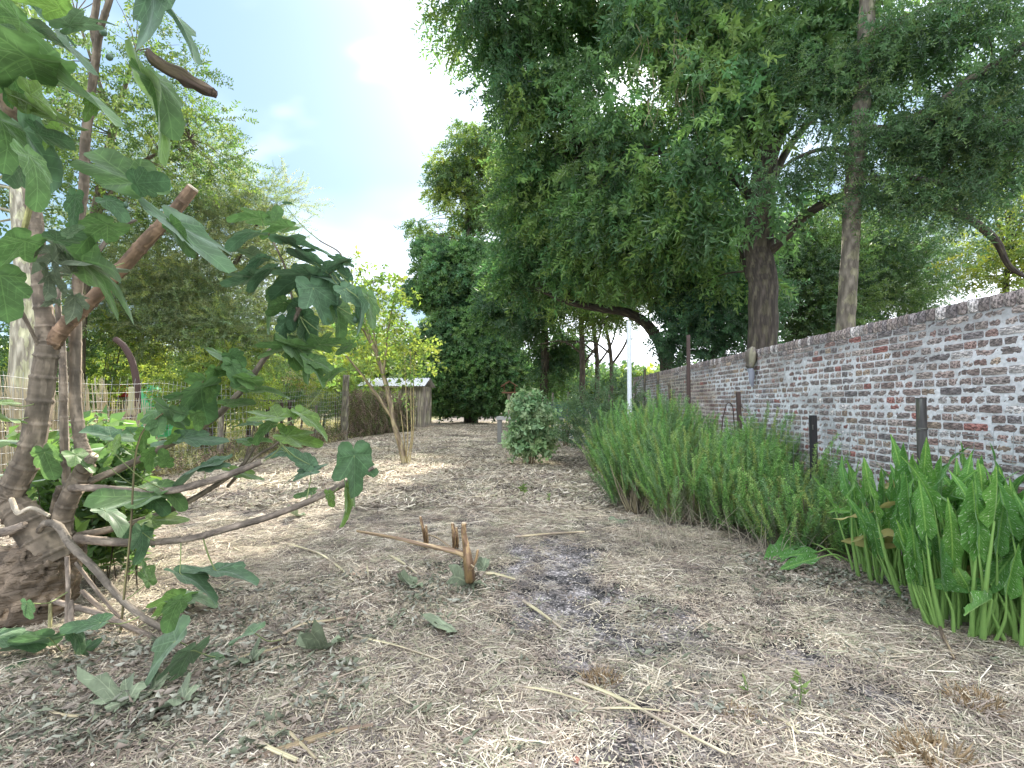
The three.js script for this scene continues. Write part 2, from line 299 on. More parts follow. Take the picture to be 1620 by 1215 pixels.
// ---------------------------------------------------------------- the old brick wall
const WALLTOP = EYE + 0.2306 * WALLX;
{
  const Z0 = -2.2, Z1 = -17.7, H = WALLTOP, COURSE = 0.0735, JOINT = 0.0155, COPE = 0.108;
  const wall = thing('brick_wall', 'long weathered brick garden wall with white mortar along the right side', 'wall', V3(WALLX + 0.15, 0, (Z0 + Z1) / 2));
  // the mortar bed: an uneven sheet that laps over the brick edges, on a solid core
  const tone = (u) => noise(u, u * 1.7, 3);
  const grow = (z0, z1, st) => {
    const nz = Math.ceil((z0 - z1) / st), ny = Math.ceil((H - 0.005) / 0.0115), pos = [], uv = [], idx = [], col = [];
    for (let j = 0; j <= ny; j++) for (let i = 0; i <= nz; i++) {
      const y = j / ny * (H - 0.005), z = z0 - (z0 - z1) * i / nz;
      const smear = smooth(0.5, 0.72, fbm(z * 1.1 + 5, y * 1.6 + 2, 0, 4)) * smooth(H - 0.02, H - 0.35, y);
      const d = -0.0062 + 0.0055 * (noise(z * 38, y * 38, 2) - 0.5) + 0.005 * (noise(z * 90, y * 90, 5) - 0.5) + 0.0014 * smear + 0.006 * (noise(z * 7, y * 7, 8) - 0.5);
      pos.push(WALLX - d, y, z); uv.push(z, y);
      const dirt = clamp(smooth(H - 0.45, H - 0.06, y + 0.3 * (fbm(z * 3, y * 3, 1, 3) - 0.5)) * 0.85 + 0.5 * smooth(0.55, 0.75, fbm(z * 2.2 + 11, y * 2.6, 7, 4)));
      const green = smooth(0.9, 0.3, y + 0.5 * (fbm(z * 2, y * 2, 4, 3) - 0.5)) * 0.5, ochre = smooth(0.5, 0.68, fbm(z * 0.55 + 2, y * 0.9, 14, 3)) * smooth(-7, -9.5, z) * 0.6;
      const a = [0.78, 0.75, 0.745], b = [0.30, 0.285, 0.275], g = [0.36, 0.37, 0.28], o = [0.55, 0.42, 0.27];
      for (let k = 0; k < 3; k++) col.push(mixN(mixN(mixN(a[k], b[k], dirt), g[k], green), o[k], ochre) * (0.86 + 0.28 * noise(z * 60, y * 60, 1)));
    }
    for (let j = 0; j < ny; j++) for (let i = 0; i < nz; i++) { const a = j * (nz + 1) + i; idx.push(a, a + nz + 1, a + 1, a + 1, a + nz + 1, a + nz + 2); }
    const g = geometry(pos, idx, uv); g.setAttribute('color', new THREE.Float32BufferAttribute(col, 3)); return g;
  };
  const mortarMat = std({ color: lin(1, 1, 1), vertexColors: true, roughness: 1, bumpMap: texture(512, 512, (u, v) => grey(fbm(u * 60, v * 60, 3, 3, 60)), false), bumpScale: 0.004 });
  const bed = mergeGeometries([grow(Z0, -9, 0.0125), grow(-9, Z1, 0.022)]); bed.userData.world = true;
  part('mortar', bed, mortarMat, wall);
  const core = new THREE.BoxGeometry(0.27, H - 0.02, Z0 - Z1 - 0.02); core.translate(WALLX + 0.16, (H - 0.02) / 2, (Z0 + Z1) / 2);
  part('core', W(core), std({ color: lin(0.4, 0.38, 0.36) }), wall);
  // bricks: chamfered, uneven blocks of unit size
  const block = (s) => {
    const g = new THREE.BoxGeometry(1, 1, 1, 2, 3, 4), p = g.attributes.position;
    for (let i = 0; i < p.count; i++) {
      const v = V3().fromBufferAttribute(p, i), e = [v.x, v.y, v.z].map((q) => Math.abs(q) > 0.49 ? 1 : 0);
      const k = s * 10, n = (a) => noise(v.x * 3 + k + a, v.y * 3 + 3 * a, v.z * 3 + 7 * a) - 0.5;
      const cut = e[1] + e[2] === 2 ? 0.09 : 0.0;
      p.setXYZ(i, v.x * (1 - (e[1] || e[2] ? 0.09 : 0)) + n(1) * 0.05, v.y * (1 - cut) + n(2) * 0.09, v.z * (1 - cut * 0.45) + n(3) * 0.05);
    }
    g.computeVertexNormals(); return g;
  };
  const shapes = [1, 2, 3, 4, 5].map(block);
  const face = [0, 1, 2].map((s) => texture(256, 256, (u, v) => { const a = fbm(u * 8, v * 8, s * 9, 5, 8), pit = 0.6 * smooth(0.7, 0.78, noise(u * 40, v * 40, s, 40)), w = smooth(0.62 - s * 0.05, 0.72 - s * 0.05, fbm(u * 9 + 3, v * 7, s * 5 + 2, 5, 9)) * (0.5 + 0.3 * s); const q = 0.72 + 0.8 * (a - 0.5) - 0.35 * pit; return [mixN(q, 1.0, w), mixN(q, 1.0, w), mixN(q, 1.0, w)]; }));
  const brickBump = texture(256, 256, (u, v) => grey(fbm(u * 20, v * 20, 3, 4, 20)), false);
  const kinds = [[0.215, 0.182, 0.172], [0.245, 0.192, 0.176], [0.245, 0.168, 0.15], [0.29, 0.225, 0.175], [0.19, 0.168, 0.168], [0.275, 0.232, 0.212], [0.25, 0.12, 0.105], [0.40, 0.37, 0.36]];
  const share = [0, 0, 0, 0, 1, 1, 1, 1, 2, 3, 4, 5, 5, 5, 5, 7, 0, 1, 2, 6];
  const mats = kinds.map((k, i) => face.map((f) => std({ color: lin(...k).multiply(lin(2.5, 2.38, 2.3)), map: f, bumpMap: brickBump, bumpScale: 0.004, roughness: 0.95 })));
  const list = [];                                                       // [y, z, height, length, kind]
  for (let c = 0; c < 30; c++) {
    const y = H - COPE - (c + 0.5) * COURSE, header = c % 2; let z = Z0 - R(0, 0.2);
    while (z > Z1 + 0.05) {
      const L = (header ? 0.107 : 0.214) * R(0.9, 1.1) * (rnd() < 0.12 ? (header ? 1.9 : 0.5) : 1);
      const k = c < 2 && rnd() < 0.6 ? pick([0, 4, 5]) : z < -8.5 && rnd() < 0.5 ? pick([3, 5, 1, 0]) : z < -6 && [2, 6].includes(pick(share)) ? 5 : pick(share);
      list.push([y + R(-0.003, 0.003), z - L / 2, (COURSE - JOINT) * R(0.93, 1.04), L, k, 0.108]); z -= L + JOINT * R(0.7, 1.5);
    }
  }
  for (let z = Z0; z > Z1 + 0.05;) { const w = 0.063 * R(0.9, 1.12) * (z > -5 ? 1.6 : 1); list.push([H - COPE / 2 + R(-0.006, 0.005), z - w / 2, COPE * R(0.93, 1.03), w, pick([0, 0, 5, 5, 4, 7]), 0.31]); z -= w + 0.009; }
  const area = ([y, z, h, l]) => { const p = V3(WALLX, y, z).applyMatrix4(camera.matrixWorldInverse), d = -p.z, px = p.x / d * LENS + 810; return px > 1640 || d < 0.5 ? 0 : h * l * WALLX / (d * d * d); };
  list.sort((a, b) => area(b) - area(a));
  const off = worldOf(wall), rest = shapes.map(() => []);
  list.forEach(([y, z, h, l, k, dx], n) => {
    const s = n % shapes.length, x = WALLX + dx / 2 + (dx > 0.2 ? -0.014 : R(-0.003, 0.004));
    if (n < 300) { const m = part('brick', shapes[s], mats[k][n % 3], wall); m.position.set(x - off.x, y - off.y, z - off.z); m.scale.set(dx, h * 1.03, l * 1.01); m.rotation.x = gauss() * 0.012; }
    else rest[s].push([new THREE.Matrix4().makeScale(dx, h * 1.03, l * 1.01).setPosition(x, y, z), lin(...kinds[k]).multiply(lin(2.5, 2.38, 2.3)).multiplyScalar(R(0.85, 1.15)), n]);
  });
  rest.forEach((r, s) => [0, 1, 2].forEach((f) => copies('brick', shapes[s], std({ color: lin(1, 1, 1), map: face[f], bumpMap: brickBump, bumpScale: 0.004, roughness: 0.95 }), r.filter((e, i) => i % 3 === f), wall)));
}
// ---------------------------------------------------------------- trees beyond and over the wall
const greens = (...a) => a.map((c) => lin(c[0] * 1.75, c[1] * 1.85, c[2] * 1.65));
const ball = (px, py, d, rx, ry, rz, m) => [at(px, py, d), rx, ry, rz, m];
const pts = (d, ...a) => { const o = []; for (let i = 0; i < a.length; i += 2) o.push(at(a[i], a[i + 1], d + (i / 2) * 0)); return o; };
const bole = (o, base, ...rest) => { const p = base.clone(); p.y = -0.1; return [p, ...rest]; };
const white = lin(1, 1, 1);
const foliage = leafMat(1, 1, 1, 0.5);
const barkDark = bark(0.078, 0.066, 0.056, 0.03), barkGrey = bark(0.165, 0.148, 0.122, 0.012), barkMid = bark(0.15, 0.125, 0.10, 0.02);
const hangSpray = [0, 1, 2, 3].map(() => spray({ n: 17, len: 0.62, L: 0.175, w: 0.062, out: 0.75, bend: 0.3 }));
const smallSpray = [0, 1, 2].map(() => spray({ n: 20, len: 0.5, L: 0.1, w: 0.045, out: 0.95, bend: 0.2 }));
const broadSpray = [0, 1, 2].map(() => spray({ n: 14, len: 0.5, L: 0.16, w: 0.10, out: 1.0, bend: 0.2 }));
const willowSpray = [0, 1, 2].map(() => spray({ n: 26, len: 0.55, L: 0.10, w: 0.022, out: 0.6, bend: 0.25 }));
const frondSpray = [0, 1, 2].map(() => spray({ n: 34, len: 0.7, L: 0.09, w: 0.028, out: 0.9, bend: 0.5, jitter: 0.2 }));

{ // the big tree behind the wall whose crown hangs over the garden
  const d = 11, base = at(1207, 700, d);
  const t = thing('overhanging_tree', 'big dark-trunked tree behind the wall with leafy curtains over the garden', 'tree', V3(base.x, 0, base.z));
  part('trunk', limb([V3(base.x, -0.1, base.z), at(1206, 560, d), at(1207, 450, d), at(1200, 390, d), at(1206, 300, d), at(1213, 230, d)], [0.36, 0.29, 0.275, 0.285, 0.25, 0.23], { seg: 18, rough: 0.1 }), barkDark, t);
  const L = [
    [[at(1212, 250, d), at(1216, 150, 11.2), at(1222, 60, 11.4), at(1240, -80, 11.6), at(1250, -260, 12)], [0.22, 0.16, 0.13, 0.1, 0.05]],
    [[at(1215, 245, d), at(1250, 160, 10.8), at(1290, 70, 10.6), at(1350, -40, 10.4), at(1400, -160, 10.2)], [0.2, 0.17, 0.13, 0.1, 0.05]],
    [[at(1210, 260, d), at(1180, 180, 11.4), at(1145, 120, 12), at(1090, 40, 12.6), at(1020, -60, 13.4), at(930, -180, 14.2)], [0.16, 0.13, 0.11, 0.09, 0.07, 0.04]],
    [[at(1205, 330, d), at(1150, 270, 11.6), at(1090, 250, 12.6), at(1010, 230, 13.8), at(920, 215, 15)], [0.12, 0.1, 0.08, 0.06, 0.03]],
    [[at(1212, 400, d), at(1240, 375, 10.6), at(1275, 340, 10.2), at(1330, 312, 9.8), at(1400, 312, 9.6), at(1470, 322, 9.6), at(1530, 345, 9.7), at(1575, 380, 9.8), at(1596, 420, 9.9), at(1625, 440, 10)], [0.13, 0.11, 0.09, 0.09, 0.085, 0.08, 0.075, 0.065, 0.05, 0.03]],
    [[at(1214, 300, d), at(1250, 230, 11.5), at(1310, 160, 12), at(1340, 120, 12.4)], [0.1, 0.08, 0.06, 0.04]],
    [[at(1190, 400, d), at(1185, 440, 11.2), at(1170, 390, 11.8), at(1130, 350, 12.4)], [0.09, 0.06, 0.05, 0.03]],
  ];
  for (const [p, r] of L) part('limb', limb(p, r, { seg: 10, rough: 0.1, step: 0.15 }), barkDark, t);
  const tones = greens([0.085, 0.155, 0.05], [0.07, 0.14, 0.052], [0.1, 0.17, 0.048], [0.062, 0.12, 0.05], [0.125, 0.19, 0.05]);
  const { out, centres } = crown([
    ball(800, -40, 14.5, 1.7, 2.0, 2.2, 60), ball(850, 70, 15, 1.6, 1.9, 1.8, 56), ball(940, 50, 15, 2.2, 2.4, 2.4, 100), ball(1050, 110, 13.2, 2.2, 2.1, 2.2, 95),
    ball(900, 210, 16, 1.7, 1.8, 2.2, 62), ball(985, 300, 14.2, 1.6, 2.0, 1.9, 76), ball(890, 330, 17.2, 2.0, 2.0, 2.2, 70), ball(1075, 270, 12.4, 1.1, 1.7, 1.5, 44), ball(960, 375, 16.5, 1.8, 1.3, 1.9, 46),
    ball(800, -260, 14, 2.6, 2.2, 3, 60), ball(960, -200, 13, 3.6, 2.6, 3.6, 110), ball(1120, -160, 12, 2.6, 1.8, 2.8, 44),
    ball(1130, 70, 11.6, 0.9, 1.2, 1.2, 18), ball(1250, 10, 11.2, 1.0, 0.6, 1.2, 8), ball(1340, 10, 10.4, 0.9, 0.5, 1.0, 8), ball(1125, 400, 13.2, 1.1, 1.1, 1.2, 34), ball(1050, 380, 14.5, 1.3, 1.0, 1.5, 34), ball(1165, 340, 12.2, 0.5, 0.7, 0.6, 5), ball(1185, 130, 10.6, 0.6, 0.9, 0.5, 6), ball(1235, 330, 10.6, 0.3, 0.4, 0.3, 2), ball(1290, 60, 10.8, 0.8, 0.7, 0.7, 9),
  ], { per: 25, size: [0.45, 0.9], hang: 0.75, tones, hole: 0.41, shell: 0.5, hole_size: 0.62 });
  addCrown(t, hangSpray, foliage, out);
  const roots = L.flatMap(([p]) => along(p, 14));
  const tw = twigsTo(roots, centres, 0.35, 0.03, 0.2); if (tw) part('bough', tw, barkDark, t, 'stuff');
  const bare = [];                                                       // pale hanging twigs in front of the crown
  for (let i = 0; i < 46; i++) { const q = at(R(985, 1130) + (i % 3) * 12, R(10, 150), R(11.2, 11.9)), n = R(0.5, 1.5); bare.push(limb([q, q.clone().add(V3(gauss() * 0.15, -n * 0.5, gauss() * 0.1)), q.clone().add(V3(gauss() * 0.22, -n, gauss() * 0.15))], [0.010, 0.008, 0.005], { seg: 4, step: 0.2 })); }
  part('hanging_twig', merged(bare), bark(0.3, 0.26, 0.18, 0.002), t, 'stuff');
}
{ // second trunk, mottled, with dark tiers of drooping fronds
  const d = 9.2, base = at(1337, 700, d);
  const t = thing('fronded_tree', 'slim mottled trunk behind the wall with dark tiers of drooping fronds at upper right', 'tree', V3(base.x, 0, base.z));
  const tp = [V3(base.x, -0.1, base.z), at(1338, 520, d), at(1345, 400, d), at(1350, 310, d), at(1362, 180, d), at(1370, 60, d), at(1374, -80, d), at(1380, -260, d)];
  part('trunk', limb(tp, [0.17, 0.15, 0.14, 0.145, 0.14, 0.13, 0.11, 0.08], { seg: 14, rough: 0.08 }), barkGrey, t);
  const L = [
    [[at(1362, 205, d), at(1420, 205, 8.9), at(1440, 190, 8.6), at(1510, 190, 8.2), at(1570, 190, 7.9), at(1640, 205, 7.7)], [0.085, 0.085, 0.08, 0.07, 0.06, 0.045]],
    [[at(1430, 195, 8.7), at(1480, 170, 8.4), at(1530, 130, 8.1), at(1600, 85, 7.8), at(1680, 30, 7.6)], [0.085, 0.08, 0.07, 0.055, 0.04]],
    [[at(1370, 60, d), at(1430, 30, 8.8), at(1520, -10, 8.2), at(1620, -60, 7.8)], [0.07, 0.06, 0.05, 0.03]],
    [[at(1366, 120, d), at(1320, 100, 9.6), at(1260, 95, 10.2)], [0.05, 0.04, 0.02]],
    [[at(1352, 290, d), at(1400, 280, 8.9), at(1470, 285, 8.5), at(1540, 300, 8.2)], [0.05, 0.04, 0.035, 0.02]],
    [[at(1356, 250, d), at(1310, 235, 9.4), at(1260, 250, 9.6), at(1220, 280, 9.6)], [0.05, 0.04, 0.03, 0.02]],
  ];
  for (const [p, r] of L) part('limb', limb(p, r, { seg: 8, rough: 0.1, step: 0.15 }), barkDark, t);
  const tones = greens([0.05, 0.095, 0.036], [0.062, 0.115, 0.04], [0.042, 0.08, 0.035], [0.085, 0.13, 0.04]);
  const fr = [];
  const fringe = (p, n, w, drop) => along(p, n).forEach((q, i) => { for (let k = 0; k < w; k++) { const o = q.clone().add(V3(gauss() * 0.45, -Math.abs(gauss()) * drop, gauss() * 0.45)); const c = pick(tones).clone().multiplyScalar(R(0.7, 1.4)); fr.push([place(o, V3(gauss() * 0.8 + 0.2, -0.45 + gauss() * 0.4, gauss() * 0.8).normalize(), R(0.6, 1.15)), c]); } });
  L.forEach(([p], i) => fringe(p, 26, [11, 9, 12, 7, 8, 6][i], [0.28, 0.32, 0.5, 0.5, 0.35, 0.35][i]));
  const { out, centres } = crown([ball(1330, 240, 9.4, 0.9, 0.7, 0.8, 22), ball(1290, 270, 9.6, 0.7, 0.5, 0.7, 14), ball(1330, 60, 9.6, 0.8, 1.0, 0.9, 20), ball(1450, 120, 8.6, 0.9, 0.6, 0.9, 17), ball(1560, 60, 8, 1.1, 0.7, 1.2, 15), ball(1590, 150, 8, 0.7, 0.4, 1.0, 6), ball(1480, 30, 8.6, 0.9, 0.5, 0.9, 16), ball(1470, -70, 8.6, 2.0, 0.6, 1.6, 14), ball(1640, -20, 7.6, 1.2, 0.6, 1.2, 9), ball(1440, 250, 9, 0.7, 0.5, 0.8, 14), ball(1500, 240, 8.6, 0.8, 0.3, 0.8, 10), ball(1600, 250, 8.6, 0.7, 0.4, 0.8, 10)],
    { per: 26, size: [0.32, 0.6], hang: 0.4, scale: [0.55, 1.0], tones, flat: 0.5, hole: 0.38, hole_size: 0.8 });
  addCrown(t, frondSpray, foliage, [...fr, ...out]);
  const veil = crown([ball(1420, 90, 9.6, 0.9, 0.6, 0.8, 13), ball(1500, 40, 9.2, 0.9, 0.5, 0.8, 12), ball(1570, 120, 8.8, 0.8, 0.5, 0.8, 11), ball(1440, 240, 9.4, 0.7, 0.4, 0.7, 8), ball(1590, 230, 8.6, 0.7, 0.4, 0.7, 9), ball(1320, 150, 9.8, 0.7, 0.7, 0.6, 10), ball(1300, 20, 10, 0.8, 0.5, 0.7, 10), ball(1520, 270, 9, 0.6, 0.3, 0.6, 6)], { per: 24, size: [0.32, 0.6], hang: 0.8, scale: [0.6, 0.95], tones: greens([0.065, 0.125, 0.042], [0.085, 0.15, 0.045], [0.055, 0.105, 0.042]), hole: 0.25 });
  addCrown(t, hangSpray, foliage, veil.out);
  const tw = twigsTo(L.flatMap(([p]) => along(p, 12)), centres, 0.6, 0.016); if (tw) part('bough', tw, barkDark, t, 'stuff');
}
{ // the curved trunk at the far end of the wall
  const d = 17, base = at(1052, 640, d);
  const t = thing('curved_tree', 'tree with a dark trunk arching left over the far end of the wall', 'tree', V3(base.x, 0, base.z));
  const p = [V3(base.x, -0.1, base.z), at(1054, 575, d), at(1045, 545, d), at(1025, 515, d), at(995, 496, d), at(950, 488, d), at(900, 478, d), at(860, 462, d)];
  part('trunk', limb(p, [0.26, 0.22, 0.19, 0.17, 0.15, 0.12, 0.10, 0.05], { seg: 12, rough: 0.1 }), barkDark, t);
  const L = [[[at(1058, 575, d), at(1066, 520, 17.1), at(1060, 470, 17.2), at(1050, 400, 17.3), at(1055, 330, 17.3)], [0.13, 0.12, 0.1, 0.08, 0.04]], [[at(1062, 520, 17.1), at(1045, 490, 17.2), at(1020, 460, 17.4), at(1000, 430, 17.4)], [0.06, 0.05, 0.04, 0.03]], [[at(1066, 500, 17), at(1080, 470, 17), at(1085, 440, 17)], [0.05, 0.04, 0.02]]];
  for (const [q, r] of L) part('limb', limb(q, r, { seg: 8 }), barkDark, t);
  const { out, centres } = crown([ball(930, 400, 18.6, 1.9, 0.9, 1.4, 34), ball(1010, 385, 18.6, 1.4, 1.0, 1.2, 26), ball(860, 420, 18, 1.2, 0.9, 1.2, 22), ball(1100, 410, 17.4, 1.3, 1.6, 1.4, 34), ball(1060, 330, 18, 1.6, 1.2, 1.6, 30)], { per: 30, hang: 0.6, tones: greens([0.065, 0.13, 0.045], [0.085, 0.15, 0.04], [0.055, 0.11, 0.05]), size: [0.5, 0.9], hole: 0.32 });
  addCrown(t, hangSpray, foliage, out);
  const tw = twigsTo([...along(p.slice(3), 10), ...L.flatMap(([q]) => along(q, 8))], centres, 0.6, 0.02); part('bough', tw, barkDark, t, 'stuff');
}
const simpleTree = (name, label, foot, trunkPts, radii, balls, opt, geos, mat, barkM, limbs = []) => {
  const t = thing(name, label, 'tree', V3(foot.x, 0, foot.z));
  const tp = [V3(foot.x, -0.1, foot.z), ...trunkPts];
  part('trunk', limb(tp, radii, { seg: 10, rough: 0.1, step: 0.2 }), barkM, t);
  for (const [p, r] of limbs) part('limb', limb(p, r, { seg: 7, step: 0.25 }), barkM, t);
  const { out, centres } = crown(balls, opt); addCrown(t, geos, mat, out);
  const tw = twigsTo([...along(tp, 12).slice(4), ...limbs.flatMap(([p]) => along(p, 8))], centres, opt.twigs ?? 0.4, opt.twig ?? 0.03); if (tw) part('bough', tw, barkM, t, 'stuff');
  return t;
};
const gaps = { per: 30, hang: 0.2, size: [0.5, 0.95], hole: 0.3 };
// dark glossy bush behind the wall, right of the curved trunk
simpleTree('laurel_tree', 'dense dark green bushy tree just behind the wall, left of the thick trunk', at(1130, 640, 14), [at(1130, 560, 14), at(1128, 500, 14)], [0.1, 0.08, 0.05],
  [ball(1120, 530, 14, 1.0, 0.7, 1, 34), ball(1160, 480, 14.4, 0.9, 0.9, 1, 30), ball(1105, 475, 15, 0.7, 0.7, 0.9, 18)], { ...gaps, size: [0.35, 0.6], per: 40, tones: greens([0.05, 0.105, 0.045], [0.065, 0.125, 0.05], [0.04, 0.085, 0.04]) }, smallSpray, foliage, barkDark);
// trees at the far end of the lawn
simpleTree('ivy_tree', 'dark ivy-clad mass of a tree closing the far end of the lawn', at(745, 668, 38), [at(745, 560, 38), at(748, 450, 38)], [0.5, 0.4, 0.2],
  [ball(735, 560, 38, 3.2, 3.4, 2.4, 190), ball(775, 590, 37, 2.4, 2.6, 2.0, 110), ball(705, 590, 37.6, 1.7, 2.6, 1.8, 80), ball(735, 440, 38, 2.6, 2.6, 2.2, 110), ball(790, 480, 38, 2.2, 3.0, 2.2, 90), ball(690, 450, 39, 1.6, 2.2, 1.6, 44), ball(690, 400, 39, 1.0, 1.0, 1.0, 12)],
  { ...gaps, per: 34, size: [0.5, 0.85], hang: 0.45, scale: [1.1, 1.7], shell: 0.75, hole: 0.16, tones: greens([0.06, 0.12, 0.045], [0.08, 0.15, 0.05], [0.05, 0.105, 0.045], [0.1, 0.165, 0.05]), twigs: 0 }, broadSpray, foliage, barkDark);
simpleTree('tall_tree', 'tall tree with yellow-green lit top rising behind the ivy-clad mass', at(745, 660, 42), [at(745, 480, 42), at(740, 330, 42), at(735, 230, 42)], [0.4, 0.3, 0.22, 0.05],
  [ball(722, 300, 42, 1.6, 2.8, 1.8, 40), ball(705, 270, 42, 1.0, 1.4, 1.2, 14), ball(745, 235, 42, 1.6, 1.6, 1.8, 28), ball(780, 290, 42, 1.8, 2.6, 1.8, 44), ball(800, 360, 42, 2.4, 2.8, 2.2, 60), ball(720, 390, 43, 1.6, 1.6, 1.5, 22), ball(670, 360, 43, 1.1, 0.6, 0.8, 8), ball(850, 330, 42, 2.2, 2.6, 2.2, 46)],
  { ...gaps, per: 15, size: [0.5, 1.0], hang: 0.5, scale: [1.2, 1.9], hole: 0.40, hole_size: 0.6, tones: greens([0.07, 0.12, 0.035], [0.12, 0.17, 0.03], [0.06, 0.11, 0.04], [0.16, 0.2, 0.03]), twigs: 0.6, twig: 0.05 }, hangSpray, foliage, barkDark);
simpleTree('middle_tree', 'leafy green tree between the ivy-clad mass and the arching branch', at(860, 662, 30), [at(862, 560, 30), at(860, 450, 30)], [0.28, 0.24, 0.12],
  [ball(830, 470, 30, 2.2, 2.6, 2.2, 90), ball(880, 400, 29, 2.4, 2.4, 2.2, 80), ball(860, 540, 30, 2.0, 1.6, 1.8, 60), ball(840, 590, 30, 1.4, 1.2, 1.3, 34), ball(935, 450, 28, 2.0, 1.0, 1.8, 22), ball(1000, 380, 26, 2.4, 1.8, 2.0, 50)],
  { ...gaps, per: 28, size: [0.5, 0.95], hang: 0.6, scale: [1.1, 1.6], hole: 0.32, tones: greens([0.06, 0.12, 0.04], [0.075, 0.14, 0.04], [0.05, 0.1, 0.045]), twigs: 0.5 }, hangSpray, foliage, barkDark);
const slender = (px, w, d, label, lean = 0) => {
  const p = [at(px, 640, d), at(px, 560, d), at(px - lean, 500, d), at(px - lean * 2, 440, d)];
  return simpleTree('slender_tree', label, at(px, 650, d), p.slice(1), [w, w * 0.9, w * 0.7, w * 0.4], [ball(px, 490, d, 1.6, 1.0, 1.6, 18), ball(px + 30, 430, d, 1.8, 1.4, 1.8, 22)], { ...gaps, per: 20, scale: [1, 1.5], hole: 0.36, tones: greens([0.07, 0.12, 0.035], [0.1, 0.15, 0.03]), twigs: 0.9 }, smallSpray, foliage, barkDark,
    [[[at(px, 560, d), at(px - 30, 540, d), at(px - 70, 545, d)], [0.05, 0.04, 0.02]], [[at(px, 580, d), at(px + 25, 540, d), at(px + 35, 480, d)], [0.06, 0.05, 0.02]]]);
};
slender(921, 0.16, 27, 'straight dark trunk seen beyond the green netting, leftmost of three', 2);
slender(944, 0.14, 29, 'thin dark trunk beyond the netting, between its two neighbours', 8);
slender(966, 0.10, 25, 'slender dark trunk leaning left behind the white pole', 12);
// pale, open trees beyond the wall on the right
simpleTree('thicket_tree', 'dark small-leaved tree between the two trunks behind the wall', at(1265, 640, 18), [at(1265, 540, 18), at(1268, 430, 18)], [0.14, 0.12, 0.06],
  [ball(1270, 470, 18, 1.6, 1.6, 1.4, 62), ball(1290, 400, 18.5, 1.2, 1.3, 1.2, 34), ball(1240, 390, 19, 1.2, 1.4, 1.2, 30), ball(1390, 440, 19, 1.3, 1.4, 1.3, 36), ball(1400, 370, 19, 1.4, 0.9, 1.2, 22)], { ...gaps, per: 32, tones: greens([0.055, 0.1, 0.035], [0.08, 0.13, 0.035], [0.045, 0.085, 0.035]), hole: 0.36, twigs: 0.5 }, smallSpray, foliage, barkDark);
simpleTree('airy_tree', 'airy pale-leaved tree with sky showing through above the wall at right', at(1440, 640, 22), [at(1440, 520, 22), at(1450, 400, 22)], [0.14, 0.1, 0.05],
  [ball(1430, 460, 22, 1.8, 1.4, 1.6, 34), ball(1500, 430, 22, 1.6, 1.3, 1.6, 24), ball(1480, 360, 22.5, 2.0, 1.4, 1.6, 24), ball(1390, 480, 21, 1.0, 0.8, 1.0, 16)], { ...gaps, per: 14, size: [0.6, 1.0], tones: greens([0.09, 0.14, 0.08], [0.12, 0.17, 0.08], [0.075, 0.12, 0.06]), hole: 0.3, twigs: 0.8, twig: 0.02 }, willowSpray, foliage, barkMid);
simpleTree('sunlit_tree', 'yellow-green sunlit tree above the right end of the wall', at(1590, 640, 15), [at(1590, 500, 15), at(1595, 400, 15)], [0.12, 0.1, 0.05],
  [ball(1560, 400, 15, 1.0, 0.8, 0.9, 24), ball(1600, 360, 15, 0.9, 0.9, 0.9, 22), ball(1620, 420, 14.6, 0.7, 0.7, 0.8, 14), ball(1600, 290, 15.4, 1.1, 0.7, 1, 16), ball(1640, 330, 15, 0.9, 1.2, 0.9, 16)], { ...gaps, per: 24, size: [0.4, 0.65], tones: greens([0.2, 0.23, 0.03], [0.15, 0.2, 0.035], [0.1, 0.15, 0.04]), hole: 0.3, twigs: 0.8 }, smallSpray, leafMat(1, 1, 1, 0.55), barkDark);

// ---------------------------------------------------------------- the trees of the neighbouring plot, on the left
simpleTree('willowy_tree', 'wide grey-green tree with fine narrow leaves beyond the left fence', at(330, 640, 16), [at(330, 580, 16), at(320, 500, 16), at(310, 420, 16)], [0.2, 0.18, 0.14, 0.06],
  [ball(300, 400, 16, 1.8, 2.2, 1.8, 90), ball(370, 440, 15.6, 1.6, 1.9, 1.6, 74), ball(240, 480, 15, 1.6, 1.5, 1.6, 60), ball(400, 350, 16.5, 1.0, 1.2, 1.2, 26), ball(425, 400, 16, 0.8, 1.2, 1.0, 22), ball(300, 280, 16.5, 1.4, 1.3, 1.4, 38), ball(440, 330, 16.5, 0.5, 0.9, 0.6, 8), ball(440, 500, 16, 1.4, 1.0, 1.3, 34), ball(330, 530, 15.5, 2.0, 0.7, 1.6, 44), ball(170, 430, 15, 1.3, 1.7, 1.5, 40)],
  { ...gaps, per: 30, size: [0.4, 0.8], hang: 0.1, tones: greens([0.16, 0.195, 0.095], [0.2, 0.225, 0.11], [0.13, 0.165, 0.085], [0.22, 0.25, 0.08]), hole: 0.33, hole_size: 0.8, scale: [0.7, 1.15], twigs: 0.35, twig: 0.015 }, willowSpray, foliage, barkMid,
  [[[at(320, 500, 16), at(370, 420, 16), at(420, 330, 16.4)], [0.1, 0.07, 0.03]], [[at(322, 520, 16), at(260, 430, 15.6), at(240, 330, 15.8)], [0.1, 0.07, 0.03]], [[at(310, 420, 16), at(310, 320, 16.4), at(300, 230, 16.6)], [0.08, 0.06, 0.02]]]);
